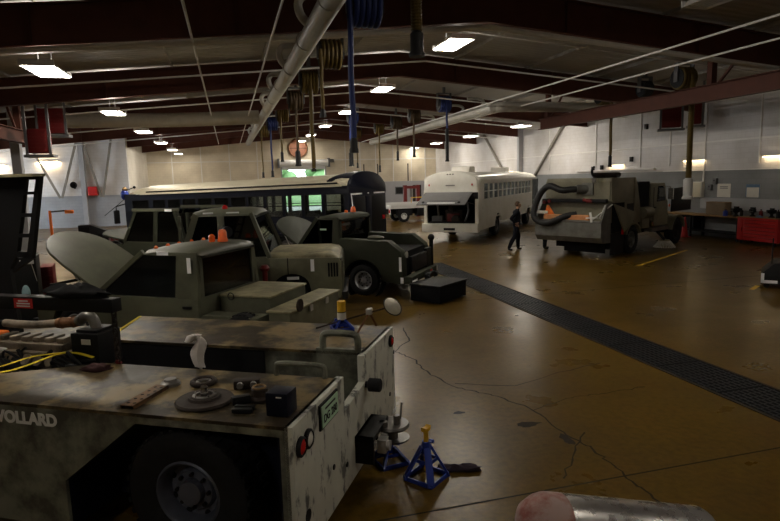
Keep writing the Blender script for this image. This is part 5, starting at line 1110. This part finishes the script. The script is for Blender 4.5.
can(18.85,17.95,.95,'black',.06,.33,'tall black can on the bench right of the vise')
solo('cloth', crumple(.08,.13,.04,11), M['blue_paper'], 'pale blue cloth crumpled on the red chest', 'cloth', loc=(18.62,16.95,1.001), smooth=60)
t = thing('wooden_box', 'brown wooden box standing at the back of the workbench', 'box', (19.25,19.45,.95)); MB().bb(-.18,.15,-.48,.48,0,.5).build('box', mat('brown board', (.17,.12,.07), .7), t, .01); MB().bb(-.19,.16,-.49,.49,.5,.52).build('lid', M['wood'], t)
t = thing('notice', 'plain pale notice on the grey band of the right wall, left of the blue-topped one', 'notice', (19.485,19.48,1.92)); MB().bb(0,.014,-.33,.33,-.27,.28).build('sheet', M['paper'], t)
m = MB()
for k in range(2): m.bb(-.002,0,-.2,.2,.14-.06*k,.17-.06*k)
m.build('text_lines', M['bracket_grey'], t)
t = thing('notice_board', 'notice with a blue top edge on the grey band of the right wall', 'notice', (19.485,18.1,1.92)); MB().bb(0,.014,-.31,.31,-.24,.26).build('board', M['paper'], t); MB().bb(-.004,0,-.31,.31,.14,.26).build('blue_header', M['blue_paper'], t); MB().bb(-.004,0,.28,.31,-.24,.14).bb(-.004,0,-.31,-.28,-.24,.14).build('blue_edge', M['blue_paper'], t)
t = thing('electrical_cabinet', 'cream electrical cabinet on the right wall beside the cone', 'cabinet', (19.4,20.75,1.95)); MB().bb(-.08,.1,-.25,.3,-.33,.33).build('case', M['bus_white'], t, .01); MB().bb(-.09,-.08,-.22,.27,-.3,.3).build('door', M['cream'], t, .004); MB().bb(-.1,-.09,.2,.23,-.04,.04).build('handle', M['black'], t)
for k, (y, z) in enumerate(((19.9,2.3),(20.15,2.05),(25.2,3.4),(27.6,3.05),(28.4,3.0),(24.2,4.9))):
    t = thing('wall_switch_box', ['dark grey switch box right of the electrical cabinet, upper','dark grey switch box right of the electrical cabinet, lower','small dark box on the white right wall above the sweeper cab','small dark box left of the wall tube behind the sweeper','farther small dark box left of the wall tube behind the sweeper','small dark box high on the right wall above the sweeper'][k], 'switch box', (19.45,y,z), 0, 'small boxes on the right wall')
    MB().bb(-.06,.05,-.09,.09,-.12,.12).build('case', M['bracket_grey'] if k < 2 else M['black'], t, .008); MB().cyl((-.06,0,.03),(-.09,0,.03),.02,None,10).build('button', M['black'], t)
# ------------------------------------------------------------------ far left against the annex wall
t = thing('wall_box', 'small red box on the white annex wall', 'box', (-8.8,AY-.45,2.42)); MB().bb(-.28,.28,-.1,.45,-.3,.3).build('case', M['red'], t, .01); MB().bb(-.25,.25,-.11,-.1,-.27,.27).build('door', M['red'], t, .004)
t = thing('horn_speaker', 'dark horn speaker on the annex wall between the braces', 'speaker', (-9.95,AY-.05,2.85)); MB().lathe([(.05,0),(.07,-.1),(.2,-.3),(.22,-.3),(.09,-.1)],(0,0,0),'y',18).build('horn', M['black'], t); MB().bb(-.04,.04,-.05,.05,-.25,.02).build('bracket', M['black'], t)
t = thing('engine_crane', 'orange shop crane with a raised arm before the annex wall', 'crane', (-8.0,30,0)); MB().bb(-.05,.05,-.05,.05,.1,1.68).build('post', M['orange'], t); MB().bar((0,0,1.62),(.7,0,1.66),.06,.07).build('arm', M['dark_rust'], t); MB().bb(.62,1.0,-.05,.05,1.52,1.68).build('arm_end', M['orange'], t, .03)
for s in (-1,1): MB().bb(-.1,1.1,s*.35-.04,s*.35+.04,.06,.14).build('leg', M['orange'], t); MB().cyl((1.0,s*.35-.03,.05),(1.0,s*.35+.03,.05),.05).build('caster', M['rubber'], t)
MB().bb(-.1,-.02,-.4,.4,.06,.14).build('cross_leg', M['orange'], t)
t = thing('black_cabinet', 'black sloping-top cabinet before the annex wall, above the pickup hood', 'cabinet', (-6.15,30.2,0)); MB().prism([(-.72,0),(.72,0),(.72,.55),(-.2,.95),(-.72,.95)],'y',-.3,.3).build('case', M['black'], t, .01); MB().bb(-.7,-.25,-.31,-.3,.1,.85).build('door', M['matte_black'], t); MB().bb(-.1,.65,-.31,-.3,.1,.5).build('door', M['matte_black'], t)
t = thing('tool_box', 'red metal tool box on the floor left of the navy bus', 'tool box', (-4.95,29.3,0), 20); MB().bb(-.5,.5,-.25,.25,0,.5).build('body', M['red_dark'], t, .015); MB().prism([(-.25,.5),(.25,.5),(.15,.62),(-.15,.62)],'x',-.5,.5).build('lid', M['red_dark'], t, .01); MB().tube([(-.15,0,.62),(-.13,0,.7),(.13,0,.7),(.15,0,.62)],.015,8).build('handle', M['black'], t)
t = thing('blue_float_stand', 'blue ball-shaped fitting on a thin pole beside the front of the navy bus', 'fitting', (-4.9,30.9,0)); MB().cyl((0,0,.02),(0,0,2.1),.02).bb(-.2,.2,-.2,.2,0,.03).build('pole', M['bracket_grey'], t); MB().ell((0,0,2.28),(.2,.2,.25),18,12).build('ball', M['blue'], t); MB().lathe([(.1,2.48),(.13,2.56),(.05,2.66),(.003,2.68)],(.02,0,0),'z',14).build('cap', M['wood'], t); MB().cyl((.1,0,2.5),(.42,0,2.62),.02).ell((.46,0,2.64),(.07,.07,.07),10,6).build('knob_arm', M['black'], t); MB().cyl((0,0,2.1),(-1.0,.1,1.3),.015).build('brace_rod', M['black'], t)
t = thing('red_cart', 'red ribbed cart standing on the floor left of the pickup hood', 'cart', (-3.63,13.0,0), 10)
MB().bb(-.1,.13,-.3,.3,.12,1.2).build('body', M['red_dark'], t, .01)
m = MB()
for k in range(9): m.bb(-.09,.12,-.31,-.3,.2+.11*k,.25+.11*k)
m.build('rib', M['red_dark'], t)
for x in (-.08,.13):
    for y in (-.22,.22): MB().cyl((x,y-.02,.06),(x,y+.02,.06),.06).build('caster', M['rubber'], t)
t = thing('dark_cabinet', 'dark cabinet with a white angled reflective strip behind the raised hood panel', 'cabinet', (-3.72,12.1,0), 10)
MB().bb(-.45,.2,-.3,.3,0,1.5).build('case', M['black'], t, .01); MB().bb(-.05,.17,-.306,-.3,1.38,1.46).build('reflective_strip', M['tape'], t); m = MB(); m.bar((.13,-.304,1.4),(.19,-.304,1.06),.004,.07,(0,1,0)); m.build('reflective_strip', M['tape'], t)
m = MB().lathe([(.07,-.31),(.06,-.32),(.003,-.325)],(0,0,0),'y',18); m.v = [(v[0],v[1],v[2]*2.2+.85) for v in m.v]; m.build('blue_reflector', mat('pale blue reflector', (.45,.68,.75), .3, 0, .05), t)
# ------------------------------------------------------------------ far middle, between the buses
t = thing('site_cabin', 'grey site cabin with one dark window against the back wall', 'cabin', (13.4,45.2,0)); MB().bb(-1.95,1.6,-1,1,.25,2.52).build('shell', M['grey_col'], t, .02); MB().bb(-.85,.1,-1.03,-1,1.5,2.1).build('window_frame', M['bracket_grey'], t); MB().bb(-.78,.03,-1.035,-1.03,1.56,2.04).build('window_pane', M['black'], t); MB().bb(.6,1.3,-1.02,-1,.3,2.2).build('cabin_door', M['dark_rust'], t)
for x in (-1.5,1.3): MB().bb(x-.1,x+.1,-.8,.8,0,.25).build('skid', M['black'], t)
t = thing('flatbed_truck', 'small utility truck with a white flatbed and pale wheel hub between the two buses', 'truck', (10.4,36.0,0), 4)
MB().bb(-.8,2.6,-.85,.85,.86,1.0).bb(-.8,2.6,-.86,-.8,.98,1.2).bb(-.8,2.6,.8,.86,.98,1.2).build('flatbed', M['white'], t, .01); MB().bb(-.7,3.6,-.4,.4,.5,.8).build('chassis', M['matte_black'], t)
MB().bb(-.82,-.8,-.8,-.5,.5,.85).build('tail_panel', M['white'], t); MB().bb(-.85,-.82,-.78,-.6,.6,.8).build('tail_lamp', M['red_lens'], t)
cbx = MB().prism([(2.7,.5),(2.7,1.9),(3.6,1.9),(4.0,1.3),(4.6,1.2),(4.6,.5)],'y',-.85,.85).build('cab', M['bus_white'], t, .03); MB().bb(2.9,3.6,-.86,-.85,1.3,1.8).build('cab_window', M['black'], cbx)
for x in (.1,3.9):
    for s in (-1,1): wheel(t, x, s*.72, .38, .22, s, rim='white', tread=False, rimr=.5)
MB().tube([(.6,-.8,1.2),(.6,-.8,1.52),(2.5,-.8,1.56),(2.5,-.8,1.2)],.03,8).build('yellow_rail', M['yellow'], t)
MB().bb(-.3,.7,-.75,-.3,.4,.85).bb(1.0,2.2,-.8,-.3,.35,.85).build('side_box', M['black'], t, .02)
t = thing('hydraulic_press', 'dark red two-post press standing behind the small flatbed truck', 'press', (12.6,40.2,0))
for x in (-.45,.5): MB().bb(x-.12,x+.12,-.12,.12,0,2.25).build('post', M['red_dark'], t)
MB().bb(-.57,.62,-.14,.14,2.0,2.2).build('crosshead', M['red_dark'], t); MB().bb(-.4,.4,-.2,.2,.8,.95).build('table', M['dark_rust'], t); MB().cyl((0,0,1.4),(0,0,2.05),.09).build('ram', M['steel'], t)
for k, (x, lab) in enumerate(((12.0,'thin brown upright gas cylinder post against the back wall, left'),(13.3,'thin brown upright post against the back wall, middle'),(16.2,'thin brown upright post against the back wall, right'))):
    t = thing('upright_post', lab, 'post', (x,52.5,0), 0, 'thin posts against the back wall'); MB().cyl((0,0,.03),(0,0,4.1),.05,.05,10).build('shaft', M['dark_rust'], t); MB().lathe([(.25,0),(.25,.03),(.06,.06)],(0,0,0),'z',16).build('base', M['black'], t)
